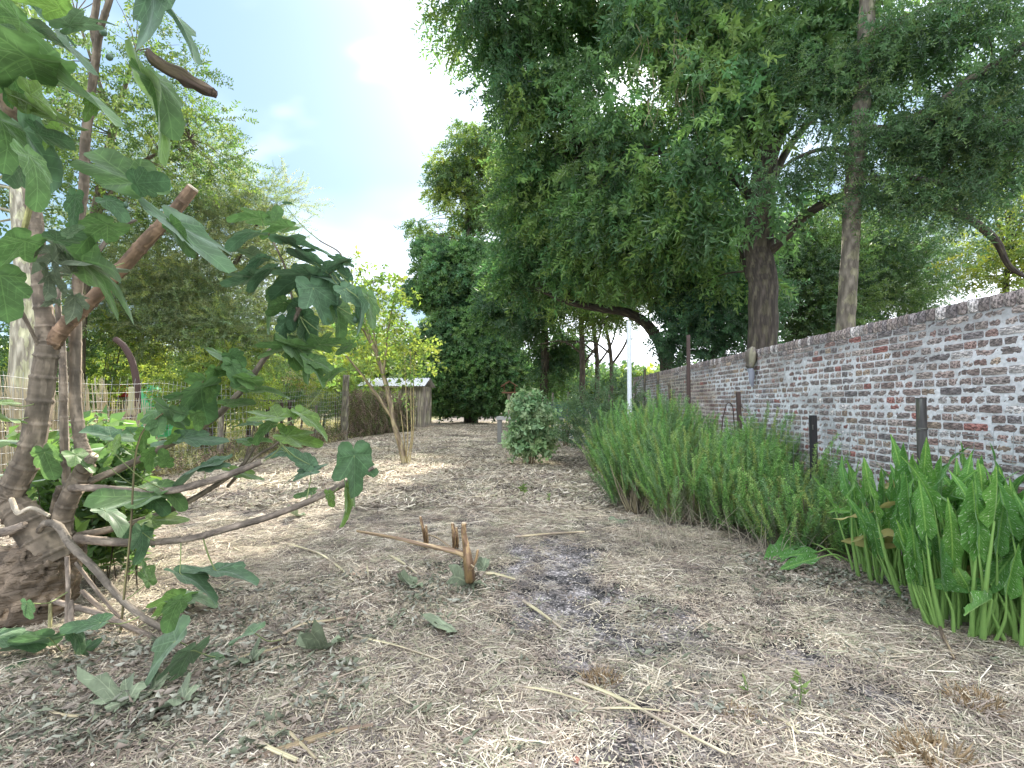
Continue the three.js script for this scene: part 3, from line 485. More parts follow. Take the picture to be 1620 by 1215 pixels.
simpleTree('open_tree', 'tall open-crowned tree with small dark leaves behind the fig, sky showing through', at(120, 640, 13), [at(125, 500, 13), at(150, 350, 13), at(180, 200, 13), at(215, 80, 13)], [0.2, 0.17, 0.13, 0.08, 0.03],
  [ball(230, 150, 13, 1.2, 1.2, 1.2, 34), ball(300, 210, 13.4, 1.1, 0.9, 1.1, 24), ball(330, 260, 13.6, 0.8, 0.6, 0.8, 12), ball(200, 260, 12.8, 1.3, 1.2, 1.3, 36), ball(250, 90, 13, 0.8, 0.6, 0.9, 11), ball(130, 160, 12.6, 1.2, 1.5, 1.3, 34), ball(90, 300, 12.4, 1.4, 1.4, 1.4, 34), ball(60, 80, 12, 1.6, 1.8, 1.6, 40), ball(10, 250, 12, 1.4, 2.2, 1.4, 40), ball(150, -20, 12.6, 1.4, 1.2, 1.4, 20)],
  { ...gaps, per: 12, size: [0.4, 0.7], tones: greens([0.07, 0.115, 0.035], [0.09, 0.14, 0.035], [0.12, 0.16, 0.03]), hole: 0.4, hole_size: 0.8, scale: [0.7, 1.1], twigs: 0.9, twig: 0.018 }, smallSpray, foliage, barkMid,
  [[[at(155, 330, 13), at(220, 260, 13.2), at(300, 220, 13.4)], [0.07, 0.05, 0.02]], [[at(180, 200, 13), at(150, 110, 12.8), at(120, 20, 12.6)], [0.06, 0.04, 0.02]]]);
simpleTree('pale_trunk_tree', 'thick pale whitish trunk beyond the reed screen at far left', at(40, 700, 8.6), [at(40, 560, 8.6), at(46, 430, 8.6), at(38, 330, 8.6), at(28, 220, 8.6)], [0.22, 0.2, 0.19, 0.17, 0.12],
  [ball(20, 120, 9, 1.0, 0.8, 1.0, 16), ball(-60, 250, 9, 1.0, 1.2, 1.2, 16)], { ...gaps, per: 14, tones: greens([0.08, 0.12, 0.035]), twigs: 0.9 }, smallSpray, foliage, bark(0.42, 0.40, 0.34, 0.02));
// hedges and shrubs of the neighbouring plots
const shrub = (name, label, cat, px, py, d, rx, ry, rz, n, tones, geos = smallSpray, o = {}, group) => {
  const c = at(px, py, d), t = thing(name, label, cat, V3(c.x, 0, c.z), group), stems = [];
  for (let i = 0; i < 7; i++) { const a = R(0, 6.28); stems.push(limb([V3(c.x + Math.cos(a) * rx * 0.15, -0.05, c.z + Math.sin(a) * rz * 0.15), V3(c.x + Math.cos(a) * rx * 0.3, c.y * 0.6, c.z + Math.sin(a) * rz * 0.3), V3(c.x + Math.cos(a) * rx * 0.5, c.y + ry * 0.4, c.z + Math.sin(a) * rz * 0.5)], [0.03, 0.02, 0.008], { seg: 5, step: 0.3 })); }
  part('stems', merged(stems), barkMid, t);
  const { out } = crown([[c, rx, ry, rz, n]], { ...gaps, per: 30, size: [0.35, 0.6], shell: 0.6, hole: 0.3, hole_size: 0.9, tones, ...o }); addCrown(t, geos, o.mat ?? foliage, out, 'foliage'); return t;
};
const sunny = greens([0.2, 0.25, 0.045], [0.26, 0.29, 0.05], [0.15, 0.21, 0.05], [0.12, 0.18, 0.05]), mid = greens([0.07, 0.12, 0.04], [0.09, 0.14, 0.04], [0.055, 0.1, 0.04]);
const bright = leafMat(1, 1, 1, 0.62);
shrub('garden_shrub', 'bright yellow-green shrub seen through the mesh beside the curved rusty pipe', 'shrub', 150, 560, 15, 1.8, 1.3, 1.4, 60, sunny, smallSpray, { mat: bright });
shrub('garden_shrub', 'sunlit shrub beyond the mesh fence, right of the curved rusty pipe', 'shrub', 290, 570, 20, 2.2, 1.4, 1.6, 64, sunny, smallSpray, { mat: bright });
shrub('garden_shrub', 'yellow-green shrub behind the plank bench', 'shrub', 420, 590, 24, 2.6, 1.6, 1.6, 76, sunny, smallSpray, { mat: bright });
shrub('garden_shrub', 'dark green bush behind the drooping fig leaves', 'shrub', 470, 600, 28, 1.8, 1.6, 1.6, 60, mid);
shrub('garden_shrub', 'flowering pale shrub left of the weathered fence post', 'shrub', 505, 625, 24, 1.1, 1.0, 1.0, 36, greens([0.2, 0.23, 0.06], [0.3, 0.2, 0.14], [0.08, 0.14, 0.05], [0.32, 0.30, 0.22]), smallSpray, { mat: bright });
shrub('garden_shrub', 'yellowing tall bush behind the young tree', 'shrub', 570, 530, 30, 2.4, 2.2, 1.8, 80, greens([0.24, 0.26, 0.03], [0.2, 0.23, 0.03], [0.3, 0.3, 0.06]), smallSpray, { mat: bright });
shrub('garden_shrub', 'bright leafy shrub right behind the wire fence, left of the plank bench', 'shrub', 345, 605, 14.5, 1.1, 0.9, 0.9, 40, sunny, smallSpray, { mat: bright });
shrub('garden_shrub', 'pale yellow-green shrub at the far end of the bench', 'shrub', 535, 605, 22.6, 0.9, 1.2, 0.8, 40, sunny, smallSpray, { mat: bright });
shrub('garden_shrub', 'light green shrub growing before the garden shed', 'shrub', 600, 650, 28, 1.3, 0.8, 0.7, 44, sunny, smallSpray, { mat: bright });
shrub('garden_shrub', 'dark bush at far left behind the reed screen', 'shrub', 20, 600, 13, 1.6, 1.4, 1.4, 56, mid);
{ // far-off wood that closes the view
  const list = [];
  for (let i = 0; i < 330; i++) { const x = R(-70, 70), z = -R(56, 72), h = 4 + 6 * noise(x * 0.12, 5, 0); for (let k = 0; k < 26; k++) list.push([place(V3(x + gauss() * 2, Math.abs(h * Math.sqrt(rnd())), z + gauss() * 1.5), V3(gauss(), 0.2 + gauss(), gauss()).normalize(), R(3, 5)), pick([...mid, ...mid, ...sunny]).clone().multiplyScalar(R(0.7, 1.1))]); }
  const m = copies('distant_wood', broadSpray[0], foliage, list, scene); tag(m, 'far-off band of trees closing the view behind all gardens', 'wood');
}
// ---------------------------------------------------------------- the fig tree, left foreground
// leaf blades: unit length from the stalk (0,0) to the tip (0,1), face up +Z
function blade(lobes, floor, { bend = 0.3, fold = 0.15, wave = 0.04, rings = 5, rays = 46, back = 0.22, tear = 0 }) {
  const pos = [0, 0, 0], uv = [0.5, 0.3], idx = [], s = R(0, 40);
  for (let i = 0; i < rays; i++) {
    const a = -Math.PI + (i / rays) * 2 * Math.PI; let r = floor * (1 - 0.72 * Math.pow(Math.abs(a) / Math.PI, 6));
    for (const [c, len, w] of lobes) for (const sg of c ? [-1, 1] : [1]) { const d = (a - sg * c) / w; r = Math.max(r, len * Math.exp(-Math.pow(Math.abs(d), 2.7) * 0.85)); }
    r *= 1 + 0.025 * Math.sin(a * 17 + s) + 0.05 * (noise(a * 3 + s, s) - 0.5); if (tear) r *= 1 - tear * smooth(0.62, 0.75, noise(a * 4 + s, 3));
    for (let k = 1; k <= rings; k++) {
      const q = k / rings, x = Math.sin(a) * r * q, y = Math.cos(a) * r * q;
      const h = -bend * y * Math.abs(y) + fold * Math.abs(x) - 0.25 * fold * x * x * 3 + wave * q * Math.sin(a * 5 + s) * r + wave * 0.7 * (noise(x * 5 + s, y * 5) - 0.5);
      pos.push(x, y, h); uv.push(x * 0.42 + 0.5, y * 0.62 + 0.3);
    }
  }
  const v = (i, k) => 1 + (i % rays) * rings + k - 1;
  for (let i = 0; i < rays; i++) { idx.push(0, v(i + 1, 1), v(i, 1)); for (let k = 1; k < rings; k++) idx.push(v(i, k), v(i + 1, k), v(i, k + 1), v(i + 1, k), v(i + 1, k + 1), v(i, k + 1)); }
  return geometry(pos, idx, uv);
}
const OVATE = [[0, 1, 0.62], [0.75, 0.6, 0.6], [1.6, 0.42, 0.7]], THREELOBE = [[0, 1, 0.5], [0.85, 0.8, 0.42], [1.75, 0.5, 0.6]], FIVELOBE = [[0, 1, 0.34], [0.68, 0.88, 0.3], [1.45, 0.62, 0.4], [2.1, 0.4, 0.5]];
const figShape = [[OVATE, 0.4], [THREELOBE, 0.52], [FIVELOBE, 0.46]].map(([l, f]) => [0, 1, 2, 3].map((i) => blade(l, f, { bend: [0.1, 0.35, 0.5, -0.1][i], fold: [0.1, 0.28, 0.05, 0.2][i], wave: 0.06 })));
const wiltShape = [0, 1, 2, 3].map((i) => blade(i % 2 ? OVATE : THREELOBE, 0.3, { bend: [0.9, -0.7, 0.5, 1.1][i], fold: [0.9, 0.7, -0.8, 0.5][i], wave: 0.22, rings: 6, rays: 40, tear: 0.3 }));
const veins = (() => {
  const S = 512, seg = []; const V = (x0, y0, x1, y1, w) => seg.push([x0, y0, x1, y1, w]);
  for (const [a, L] of [[0, 1.05], [0.72, 0.85], [-0.72, 0.85], [1.5, 0.55], [-1.5, 0.55]]) {
    const dx = Math.sin(a), dy = Math.cos(a); V(0, 0, dx * L, dy * L, 0.013);
    for (let k = 1; k < 5; k++) for (const sg of [-1, 1]) { const t = k / 5.2 * L, b = a + sg * 0.85, l = 0.42 * (1 - k / 7) * L; V(dx * t, dy * t, dx * t + Math.sin(b) * l, dy * t + Math.cos(b) * l, 0.005); }
  }
  return texture(S, S, (u, v) => {
    const x = (u - 0.5) / 0.42, y = (v - 0.3) / 0.62; let m = 0;
    for (const [x0, y0, x1, y1, w] of seg) { const ex = x1 - x0, ey = y1 - y0, t = clamp(((x - x0) * ex + (y - y0) * ey) / (ex * ex + ey * ey)), d = Math.hypot(x - x0 - ex * t, y - y0 - ey * t); m = Math.max(m, 1 - smooth(w * 0.5 * (1 - 0.6 * t), w * 1.3, d)); }
    const n = fbm(u * 24, v * 24, 3, 4), f = 0.78 + 0.2 * (n - 0.5) + 0.1 * smooth(0.55, 0.7, fbm(u * 5, v * 5, 8, 3));
    return [f + m * 0.17, f + m * 0.15, f + m * 0.16];
  });
})();
const figLeafMats = [[0.19, 0.36, 0.10, 0.5], [0.14, 0.28, 0.11, 0.42], [0.27, 0.46, 0.085, 0.62], [0.22, 0.36, 0.17, 0.4], [0.155, 0.30, 0.14, 0.42]].map(([r, g, b, t]) => leafMat(r, g, b, t, { map: veins, bumpMap: veins, bumpScale: 0.003, clearcoat: 0.35, clearcoatRoughness: 0.4 }));
const wiltMat = leafMat(0.36, 0.43, 0.27, 0.25, { map: veins, bumpMap: veins, bumpScale: 0.004, clearcoat: 0.05 });
// a leaf between two points, shown `wide` times as wide as long, its upper face turned skywards
function leafFrame(p, q, wide, natural) {
  const ax = q.clone().sub(p), L = ax.length(); ax.normalize();
  const look = camera.position.clone().sub(p).normalize(); let s = ax.clone().cross(look).normalize(), n = s.clone().cross(ax).normalize();
  const th = Math.acos(clamp(wide / natural, 0.12, 0.97)); const n1 = n.clone().multiplyScalar(Math.cos(th)).addScaledVector(s, Math.sin(th)), n2 = n.clone().multiplyScalar(Math.cos(th)).addScaledVector(s, -Math.sin(th));
  const nn = Math.abs(n1.y) > Math.abs(n2.y) ? n1 : n2; if (nn.y < 0) nn.negate();
  const X = ax.clone().cross(nn).normalize();
  return { m: new THREE.Matrix4().makeBasis(X, ax, nn), L };
}
function putLeaf(parent, name, geo, mat, p, q, wide, natural, sx = 1) {
  const { m, L } = leafFrame(p, q, wide, natural), o = part(name, geo, mat, parent);
  o.quaternion.setFromRotationMatrix(m); o.scale.set(L * sx, L, L); o.position.copy(p).sub(worldOf(parent)); return o;
}
{
  const D = 3.66, foot = onGround(45, 985);
  const fig = thing('fig_tree', 'old fig tree with knobbly stump, pruned stems and big lobed leaves at left', 'fig tree', V3(foot.x, 0, foot.z));
  const figBark = smoothBark(0.20, 0.16, 0.12), figDark = figBark, figPink = smoothBark(0.235, 0.19, 0.155), stumpBark = std({ color: lin(0.27, 0.21, 0.155).multiplyScalar(2.5), map: stumpTone, bumpMap: stumpBump, bumpScale: 0.03 }), cutMat = std({ color: lin(0.62, 0.52, 0.38) }), greyBark = smoothBark(0.22, 0.185, 0.15);
  { // the stump: one lumpy, creased body
    const mc = new MarchingCubes(72, std({}), true, false, 400000), c = at(45, 910, D), S = 0.62; mc.isolation = 0;
    const b = [[at(45, 985, D), 0.21], [at(50, 945, D), 0.19], [at(8, 950, D - 0.1), 0.175], [at(66, 915, D), 0.15], [at(10, 905, D - 0.05), 0.145], [at(92, 888, D + 0.08), 0.10], [at(-12, 890, D + 0.05), 0.12], [at(56, 890, D - 0.05), 0.12], [at(104, 864, D + 0.1), 0.065], [at(-45, 940, D), 0.20], [at(40, 1010, D), 0.22]];
    const N = 72;
    for (let k = 0; k < N; k++) for (let j = 0; j < N; j++) for (let i = 0; i < N; i++) {
      const p = V3(c.x + ((i - N / 2) / (N / 2)) * S, c.y + ((j - N / 2) / (N / 2)) * S, c.z + ((k - N / 2) / (N / 2)) * S);
      let e = 0; for (const [q, r] of b) e += Math.exp(-18 * (p.distanceTo(q) - r));
      const crease = 0.005 * Math.abs(Math.sin(p.y * 34 + 2.2 * p.x + 5 * noise(p.x * 7, p.y * 7, p.z * 7)));
      mc.field[i + j * N + k * N * N] = Math.log(e) / 18 - crease + 0.10 * (fbm(p.x * 10, p.y * 8, p.z * 10, 4) - 0.5) + 0.045 * (noise(p.x * 32, p.y * 22, p.z * 32) - 0.5);
    }
    mc.update();
    const n = mc.count, P = Array.from(mc.positionArray.slice(0, n * 3)), Nn = Array.from(mc.normalArray.slice(0, n * 3)), uv = [];
    for (let i = 0; i < n; i++) { P[i * 3] = c.x + P[i * 3] * S; P[i * 3 + 1] = c.y + P[i * 3 + 1] * S; P[i * 3 + 2] = c.z + P[i * 3 + 2] * S; uv.push((P[i * 3] + P[i * 3 + 2]) * 2, P[i * 3 + 1] * 2); }
    const g = new THREE.BufferGeometry(); g.setAttribute('position', new THREE.Float32BufferAttribute(P, 3)); g.setAttribute('normal', new THREE.Float32BufferAttribute(Nn, 3)); g.setAttribute('uv', new THREE.Float32BufferAttribute(uv, 2));
    part('stump', W(g), stumpBark, fig);
  }
  const roots = [];
  const stem = (name, mat, P, r, o = {}) => {
    const p = P.map(([x, y, d]) => at(x, y, d ?? D)), rad = r.map((q) => q * D / LENS);
    const m = part(name, limb(p, rad, { seg: 12, step: 0.009, rough: 0.07, knots: 0.13, ...o }), mat, fig); roots.push(...along(p, 26));
    if (o.cut) { const e = p[p.length - 1], d = e.clone().sub(p[p.length - 2]).normalize(), g = new THREE.CylinderGeometry(rad[rad.length - 1] * 0.9, rad[rad.length - 1] * 0.96, 0.012, 12); g.applyQuaternion(quat.setFromUnitVectors(Y, d)); g.translate(e.x + d.x * 0.004, e.y + d.y * 0.004, e.z + d.z * 0.004); const cf = part('cut_face', W(g), cutMat, m); cf.position.set(0, 0, 0); }
    return m;
  };
  // heavy stems
  stem('stem', figBark, [[88, 892], [62, 850], [34, 815], [12, 790], [24, 765], [48, 715], [60, 660], [68, 600], [76, 545]], [29.2, 26.7, 23.2, 20.6, 18.1, 17.2, 16.8, 16.3, 16.3]);
  stem('stem', figBark, [[77, 552], [72, 510], [64, 450], [60, 400], [57, 360], [49, 310], [40, 255], [22, 190, 3.4], [2, 135, 3.2], [-20, 80, 3.1]], [15.5, 13.3, 11.2, 10.3, 10.8, 10.3, 10.3, 10.8, 11.2, 11.2]);
  stem('stem', smoothBark(0.24, 0.155, 0.10, 0.005), [[80, 548], [98, 522], [122, 496], [150, 470], [192, 425], [240, 372], [275, 335], [305, 298]], [12.0, 11.6, 11.2, 10.3, 10.3, 9.9, 9.5, 9.0], { cut: 1, seg: 14 });
  stem('stem', figBark, [[98, 855, 3.75], [100, 815, 3.75], [118, 770, 3.75], [135, 735, 3.75], [128, 700, 3.78], [120, 640, 3.8], [120, 560, 3.8], [121, 480, 3.8], [124, 430, 3.75], [126, 390, 3.7]], [16.3, 14.6, 13.8, 12.9, 9.5, 8.2, 8.2, 7.7, 7.7, 7.3]);
  stem('stem', figDark, [[126, 392, 3.7], [126, 350, 3.65], [133, 290, 3.6], [135, 225, 3.5], [143, 160, 3.4], [150, 105, 3.3], [158, 50, 3.2], [176, -10, 3.1], [186, -60, 3.1]], [6.9, 6.9, 6.9, 6.5, 6.0, 5.2, 4.3, 3.9, 3.4]);
  stem('stem', figDark, [[152, 75, 3.25], [148, 45, 3.2], [152, 10, 3.15], [160, -40, 3.1]], [4.3, 4.7, 4.3, 3.4]);
  stem('stem', greyBark, [[110, 800, 3.95], [104, 740, 3.95], [101, 660, 3.95], [100, 600, 3.95], [98, 545, 3.95], [92, 480, 3.9], [96, 430, 3.9]], [6.9, 6.5, 6.5, 6.0, 5.6, 4.3, 2.6]);
  stem('stem', figDark, [[86, 860, 3.85], [90, 800, 3.9], [98, 770, 3.9]], [9.5, 8.6, 7.7]);
  stem('stub', figDark, [[132, 742, 3.72], [142, 728, 3.7], [149, 721, 3.7]], [11.7, 8.1, 6.3], { cut: 1 });
  stem('branch', figDark, [[-30, 420, 3.3], [5, 445, 3.4], [32, 490, 3.5], [48, 520, 3.55], [60, 545, 3.6]], [2.6, 3.0, 3.0, 2.6, 2.6]);
  stem('branch', smoothBark(0.30, 0.29, 0.12, 0.003), [[44, 395, 3.5], [38, 370, 3.45], [44, 340, 3.42], [54, 305, 3.4], [62, 282, 3.4]], [3.6, 3.6, 4.0, 4.0, 4.0], { cut: 1 });
  stem('branch', greyBark, [[150, 405, 3.8], [168, 382, 3.8], [190, 360, 3.8], [215, 348, 3.8]], [3.3, 3.6, 3.3, 2.0]);
  // low branches that run to the right
  stem('branch', figPink, [[112, 772, 3.7], [150, 772, 3.66], [215, 777, 3.6], [270, 776, 3.55], [320, 764, 3.5], [370, 748, 3.45], [416, 730, 3.42]], [5.9, 5.6, 5.3, 5.3, 5.3, 5.0, 4.3], { cut: 1 });
  stem('branch', figPink, [[120, 852, 3.72], [190, 858, 3.65], [255, 857, 3.6], [310, 850, 3.55], [360, 836, 3.5], [430, 816, 3.45], [500, 788, 3.42], [550, 763, 3.4], [592, 739, 3.38]], [7.3, 6.6, 5.3, 5.0, 5.0, 5.0, 4.6, 4.3, 2.6], { cut: 1 });
  stem('branch', figDark, [[122, 848, 3.8], [180, 836, 3.78], [240, 818, 3.75], [300, 792, 3.72], [345, 765, 3.7], [380, 740, 3.68], [408, 700, 3.66]], [5.9, 5.3, 5.0, 4.6, 4.0, 3.3, 2.0]);
  stem('branch', figDark, [[134, 764, 3.78], [175, 748, 3.76], [230, 722, 3.74], [285, 694, 3.72], [325, 672, 3.7], [360, 642, 3.68], [392, 605, 3.66], [420, 565, 3.64], [444, 535, 3.62], [466, 505, 3.6], [478, 480, 3.6]], [5.9, 5.6, 5.3, 5.0, 4.6, 5.0, 4.6, 4.3, 4.0, 3.3, 2.6]);
  stem('branch', figDark, [[474, 500, 3.6], [462, 470, 3.6], [450, 420, 3.62], [425, 370, 3.64]], [2.0, 1.7, 1.7, 1.3]);
  stem('branch', figDark, [[476, 490, 3.6], [515, 440, 3.58], [540, 405, 3.58], [505, 380, 3.58]], [2.0, 1.7, 1.3, 1.0]);
  stem('branch', figDark, [[360, 770, 3.7], [405, 722, 3.66], [440, 700, 3.64], [462, 665, 3.62]], [2.6, 2.3, 2.0, 1.3]);
  stem('branch', figDark, [[385, 738, 3.68], [396, 700, 3.68], [402, 670, 3.68]], [2.0, 1.7, 1.3]);
  // roots and drooping shoots
  stem('shoot', greyBark, [[60, 842, 3.6], [72, 828, 3.55], [92, 832, 3.5], [112, 862, 3.46], [150, 900, 3.42], [190, 946, 3.38], [235, 982, 3.34], [290, 1008, 3.32], [345, 1024, 3.26]], [3.8, 5.1, 5.8, 5.4, 5.1, 4.8, 4.5, 3.8, 2.6]);
  stem('shoot', figPink, [[84, 950, 3.5], [110, 958, 3.42], [160, 972, 3.36], [215, 996, 3.32], [270, 1018, 3.26], [330, 1030, 3.22], [400, 1026, 3.2], [445, 1012, 3.2]], [3.8, 4.2, 4.2, 3.8, 3.8, 3.2, 2.9, 1.9]);
  stem('shoot', figPink, [[106, 880, 3.45], [108, 930, 3.4], [106, 980, 3.36], [103, 1040, 3.22], [108, 1116, 2.9]], [3.2, 3.2, 3.2, 3.2, 2.6], { cut: 1 });
  stem('shoot', figPink, [[112, 950, 3.4], [114, 1000, 3.32], [124, 1060, 3.12], [138, 1120, 2.9], [152, 1172, 2.6]], [3.8, 3.8, 3.8, 3.5, 2.9], { cut: 1 });
  stem('shoot', smoothBark(0.27, 0.26, 0.13, 0.002), [[80, 955, 3.48], [78, 1010, 3.4], [72, 1085, 3.1]], [2.6, 2.6, 1.9], { knots: 0 });
  stem('shoot', figPink, [[120, 890, 3.55], [150, 930, 3.5], [185, 972, 3.42], [225, 1005, 3.36], [270, 1030, 3.26]], [2.6, 2.6, 2.6, 2.2, 1.9]);
  stem('shoot', figPink, [[130, 935, 3.6], [165, 968, 3.5], [205, 1010, 3.4], [255, 1040, 3.25], [300, 1060, 3.15]], [3.5, 3.5, 3.2, 2.6, 1.6]);
  stem('shoot', smoothBark(0.42, 0.36, 0.28, 0.002), [[18, 790, 3.5], [30, 812, 3.42], [50, 804, 3.4], [76, 815, 3.4]], [3.8, 3.8, 3.2, 2.6], { cut: 1 });
  stem('shoot', figPink, [[-10, 845, 3.5], [20, 838, 3.5], [40, 830, 3.5]], [6.4, 6.4, 5.1]);
  // withered, curled piece hanging at the top
  { const o = [[236, 82], [248, 98], [268, 112], [290, 122], [312, 134], [338, 148]].map(([x, y]) => at(x, y, 2.9)); part('withered_shoot', limb(o, [0.02, 0.036, 0.03, 0.036, 0.028, 0.026], { seg: 10, step: 0.012, rough: 0.55 }), bark(0.14, 0.10, 0.08, 0.02), fig); }
  const leaves = [];
  const F = (d, mat, rows) => rows.forEach(([x0, y0, x1, y1, w, k]) => leaves.push([x0, y0, x1, y1, w, k, d, mat]));
  F(2.4, 2, [[95, 14, 18, -8, 0.7, 1], [95, 190, 20, 172, 0.4, 1], [30, 165, 62, 150, 0.9, 0], [40, 168, 8, 140, 0.6, 0], [108, 372, 126, 352, 0.6, 0]]);
  F(2.6, 1, [[60, 48, 157, 74, 0.42, 1], [38, 205, 118, 296, 0.5, 0], [0, 40, 56, 64, 0.35, 0], [62, 212, 110, 230, 0.5, 0], [30, 265, -30, 240, 0.9, 1], [60, 20, 120, 55, 0.5, 1]]);
  F(2.3, 0, [[52, 108, 205, 152, 0.55, 1], [45, 92, -45, 108, 0.8, 1], [30, 32, -20, 10, 0.7, 1], [48, 150, 100, 170, 0.9, 1], [45, 245, 92, 318, 0.4, 0], [20, 120, 10, 170, 0.9, 1], [0, 190, 40, 250, 0.6, 1]]);
  F(2.9, 0, [[214, 290, 146, 226, 0.95, 1], [216, 290, 264, 288, 0.95, 0], [228, 130, 316, 234, 0.4, 1], [240, 120, 300, 190, 0.35, 0], [170, 356, 118, 372, 0.8, 1], [0, 436, 14, 508, 0.9, 0], [40, 382, -12, 425, 0.8, 1]]);
  F(2.7, 1, [[236, -34, 272, 92, 0.6, 0], [238, -6, 334, 62, 0.22, 0], [168, 316, 202, 336, 0.6, 0], [120, 312, 112, 362, 0.5, 0], [150, 160, 130, 190, 0.6, 0], [90, 380, 130, 372, 0.6, 0]]);
  F(3.2, 0, [[130, 412, 246, 478, 0.62, 2], [272, 350, 356, 438, 0.45, 1], [278, 352, 328, 392, 0.4, 0], [272, 356, 300, 410, 0.4, 0], [262, 356, 280, 372, 0.7, 0]]);
  F(3.6, 0, [[413, 346, 366, 330, 0.6, 1], [432, 352, 444, 326, 0.9, 0], [457, 360, 412, 362, 0.45, 1], [398, 402, 440, 392, 0.6, 1], [450, 478, 424, 502, 0.7, 0], [448, 455, 402, 516, 0.32, 0], [470, 548, 408, 560, 0.5, 2], [395, 620, 454, 606, 0.35, 0], [460, 545, 492, 592, 0.7, 1], [462, 545, 455, 582, 0.5, 0], [490, 570, 478, 604, 0.6, 0], [492, 572, 516, 610, 0.6, 1], [494, 570, 530, 580, 0.6, 0], [505, 545, 552, 534, 0.75, 2], [532, 488, 550, 534, 0.8, 1], [582, 470, 592, 520, 0.5, 0], [484, 515, 492, 568, 0.6, 1], [440, 548, 450, 518, 0.7, 1], [520, 600, 540, 575, 0.5, 0], [556, 545, 530, 560, 0.6, 0], [560, 500, 575, 512, 0.7, 0]]);
  F(3.55, 4, [[405, 368, 357, 371, 0.18, 0], [450, 322, 462, 319, 0.5, 0], [416, 408, 380, 424, 0.4, 0], [402, 438, 352, 456, 0.6, 1], [432, 424, 384, 440, 0.3, 0], [450, 380, 492, 386, 0.4, 1], [456, 386, 524, 382, 0.32, 1], [500, 416, 452, 402, 0.45, 1], [492, 436, 428, 442, 0.6, 1], [475, 430, 476, 476, 0.75, 0], [495, 455, 522, 512, 0.95, 1], [474, 482, 448, 514, 0.7, 0], [515, 430, 542, 396, 0.5, 0], [528, 442, 492, 416, 0.5, 1], [524, 440, 537, 474, 0.85, 0], [544, 458, 580, 492, 0.6, 0], [566, 470, 590, 524, 0.4, 0], [480, 500, 505, 540, 0.8, 0], [530, 470, 520, 500, 0.6, 0], [452, 508, 448, 545, 0.8, 0], [466, 400, 500, 392, 0.5, 2], [550, 440, 530, 415, 0.6, 0], [550, 415, 520, 405, 0.4, 0]]);
  F(3.6, 4, [[290, 692, 360, 706, 0.42, 0], [285, 698, 238, 701, 0.22, 0], [342, 730, 268, 739, 0.25, 0], [325, 738, 364, 735, 0.5, 0], [320, 660, 278, 668, 0.35, 0], [262, 770, 288, 762, 0.4, 0], [240, 785, 148, 796, 0.4, 0], [240, 786, 264, 806, 0.9, 0], [165, 808, 212, 826, 0.28, 0], [240, 822, 297, 822, 0.42, 0], [225, 842, 236, 886, 0.8, 1], [45, 702, -22, 678, 0.28, 0], [175, 690, 133, 668, 0.6, 0], [180, 690, 222, 696, 0.4, 0], [205, 682, 228, 664, 0.5, 0], [490, 735, 454, 716, 0.7, 0], [492, 746, 446, 748, 0.4, 1], [490, 745, 520, 732, 0.3, 0], [452, 715, 412, 711, 0.5, 0], [340, 905, 282, 905, 0.25, 0], [342, 903, 404, 901, 0.25, 0], [285, 945, 342, 934, 0.4, 1], [285, 908, 350, 930, 0.3, 0]]);
  F(3.3, 2, [[455, 690, 509, 709, 0.7, 1], [440, 660, 392, 655, 0.5, 1], [476, 655, 527, 684, 0.35, 0], [466, 658, 448, 646, 0.6, 0], [560, 720, 566, 788, 1.0, 1], [548, 775, 559, 832, 0.38, 1], [520, 780, 527, 802, 0.6, 0], [0, 636, 34, 638, 0.35, 0], [0, 662, 32, 655, 0.8, 1], [178, 712, 192, 688, 0.6, 0], [170, 735, 176, 720, 0.6, 0], [456, 690, 440, 672, 0.6, 0]]);
  F(3.55, 0, [[495, 778, 466, 789, 0.4, 0], [370, 745, 414, 766, 0.38, 0], [430, 670, 395, 690, 0.45, 0], [402, 670, 370, 662, 0.4, 1], [400, 700, 430, 690, 0.4, 0], [285, 945, 238, 972, 0.75, 1], [394, 700, 372, 684, 0.6, 0], [360, 640, 402, 632, 0.4, 0], [235, 918, 222, 888, 0.7, 1], [120, 720, 150, 745, 0.8, 1], [70, 715, 88, 758, 0.8, 0], [250, 770, 300, 785, 0.4, 0]]);
  F(2.9, 3, [[278, 1014, 200, 1084, 0.45, 1], [302, 1064, 258, 1106, 0.42, 1], [42, 955, 43, 982, 0.6, 0], [330, 1040, 350, 1035, 0.5, 0], [400, 1000, 362, 1006, 0.5, 1], [285, 950, 255, 985, 0.6, 0]]);
  F(3.0, 1, [[-14, 1012, 66, 994, 0.36, 0], [77, 1008, 8, 1042, 0.48, 0], [160, 985, 98, 1000, 0.45, 0], [125, 1040, 160, 1018, 0.6, 0], [30, 1065, -5, 1055, 0.6, 0], [115, 1010, 150, 1045, 0.5, 0]]);
  F(2.6, 2, [[110, 40, 165, 8, 0.5, 1], [20, 70, 70, 100, 0.5, 1], [10, 215, 36, 275, 0.45, 1], [90, 205, 60, 230, 0.6, 0]]);
  const stalks = [];
  for (const [x0, y0, x1, y1, w, k, d, mat] of leaves) {
    const d0 = d + R(-0.12, 0.12), len = Math.hypot(x1 - x0, y1 - y0) / LENS * d0, nat = [0.95, 1.3, 1.3][k], tilt = R(-0.35, 0.35) * len / 1.2;
    const p = at(x0, y0, d0), q = at(x1, y1, d0 + tilt);
    const gnd = Math.min(p.y, q.y); if (gnd < 0.02) { p.y += 0.03 - gnd; q.y += 0.03 - gnd; }
    const m = figLeafMats[rnd() < 0.75 ? mat : Math.floor(rnd() * 4)];
    const wd = w * 1.02, vis = Math.min(wd, nat * 0.97);
    putLeaf(fig, 'leaf', pick(figShape[k]), m, p, q, vis, nat, wd > nat ? Math.min(1.2, wd / nat) : R(0.92, 1.05));
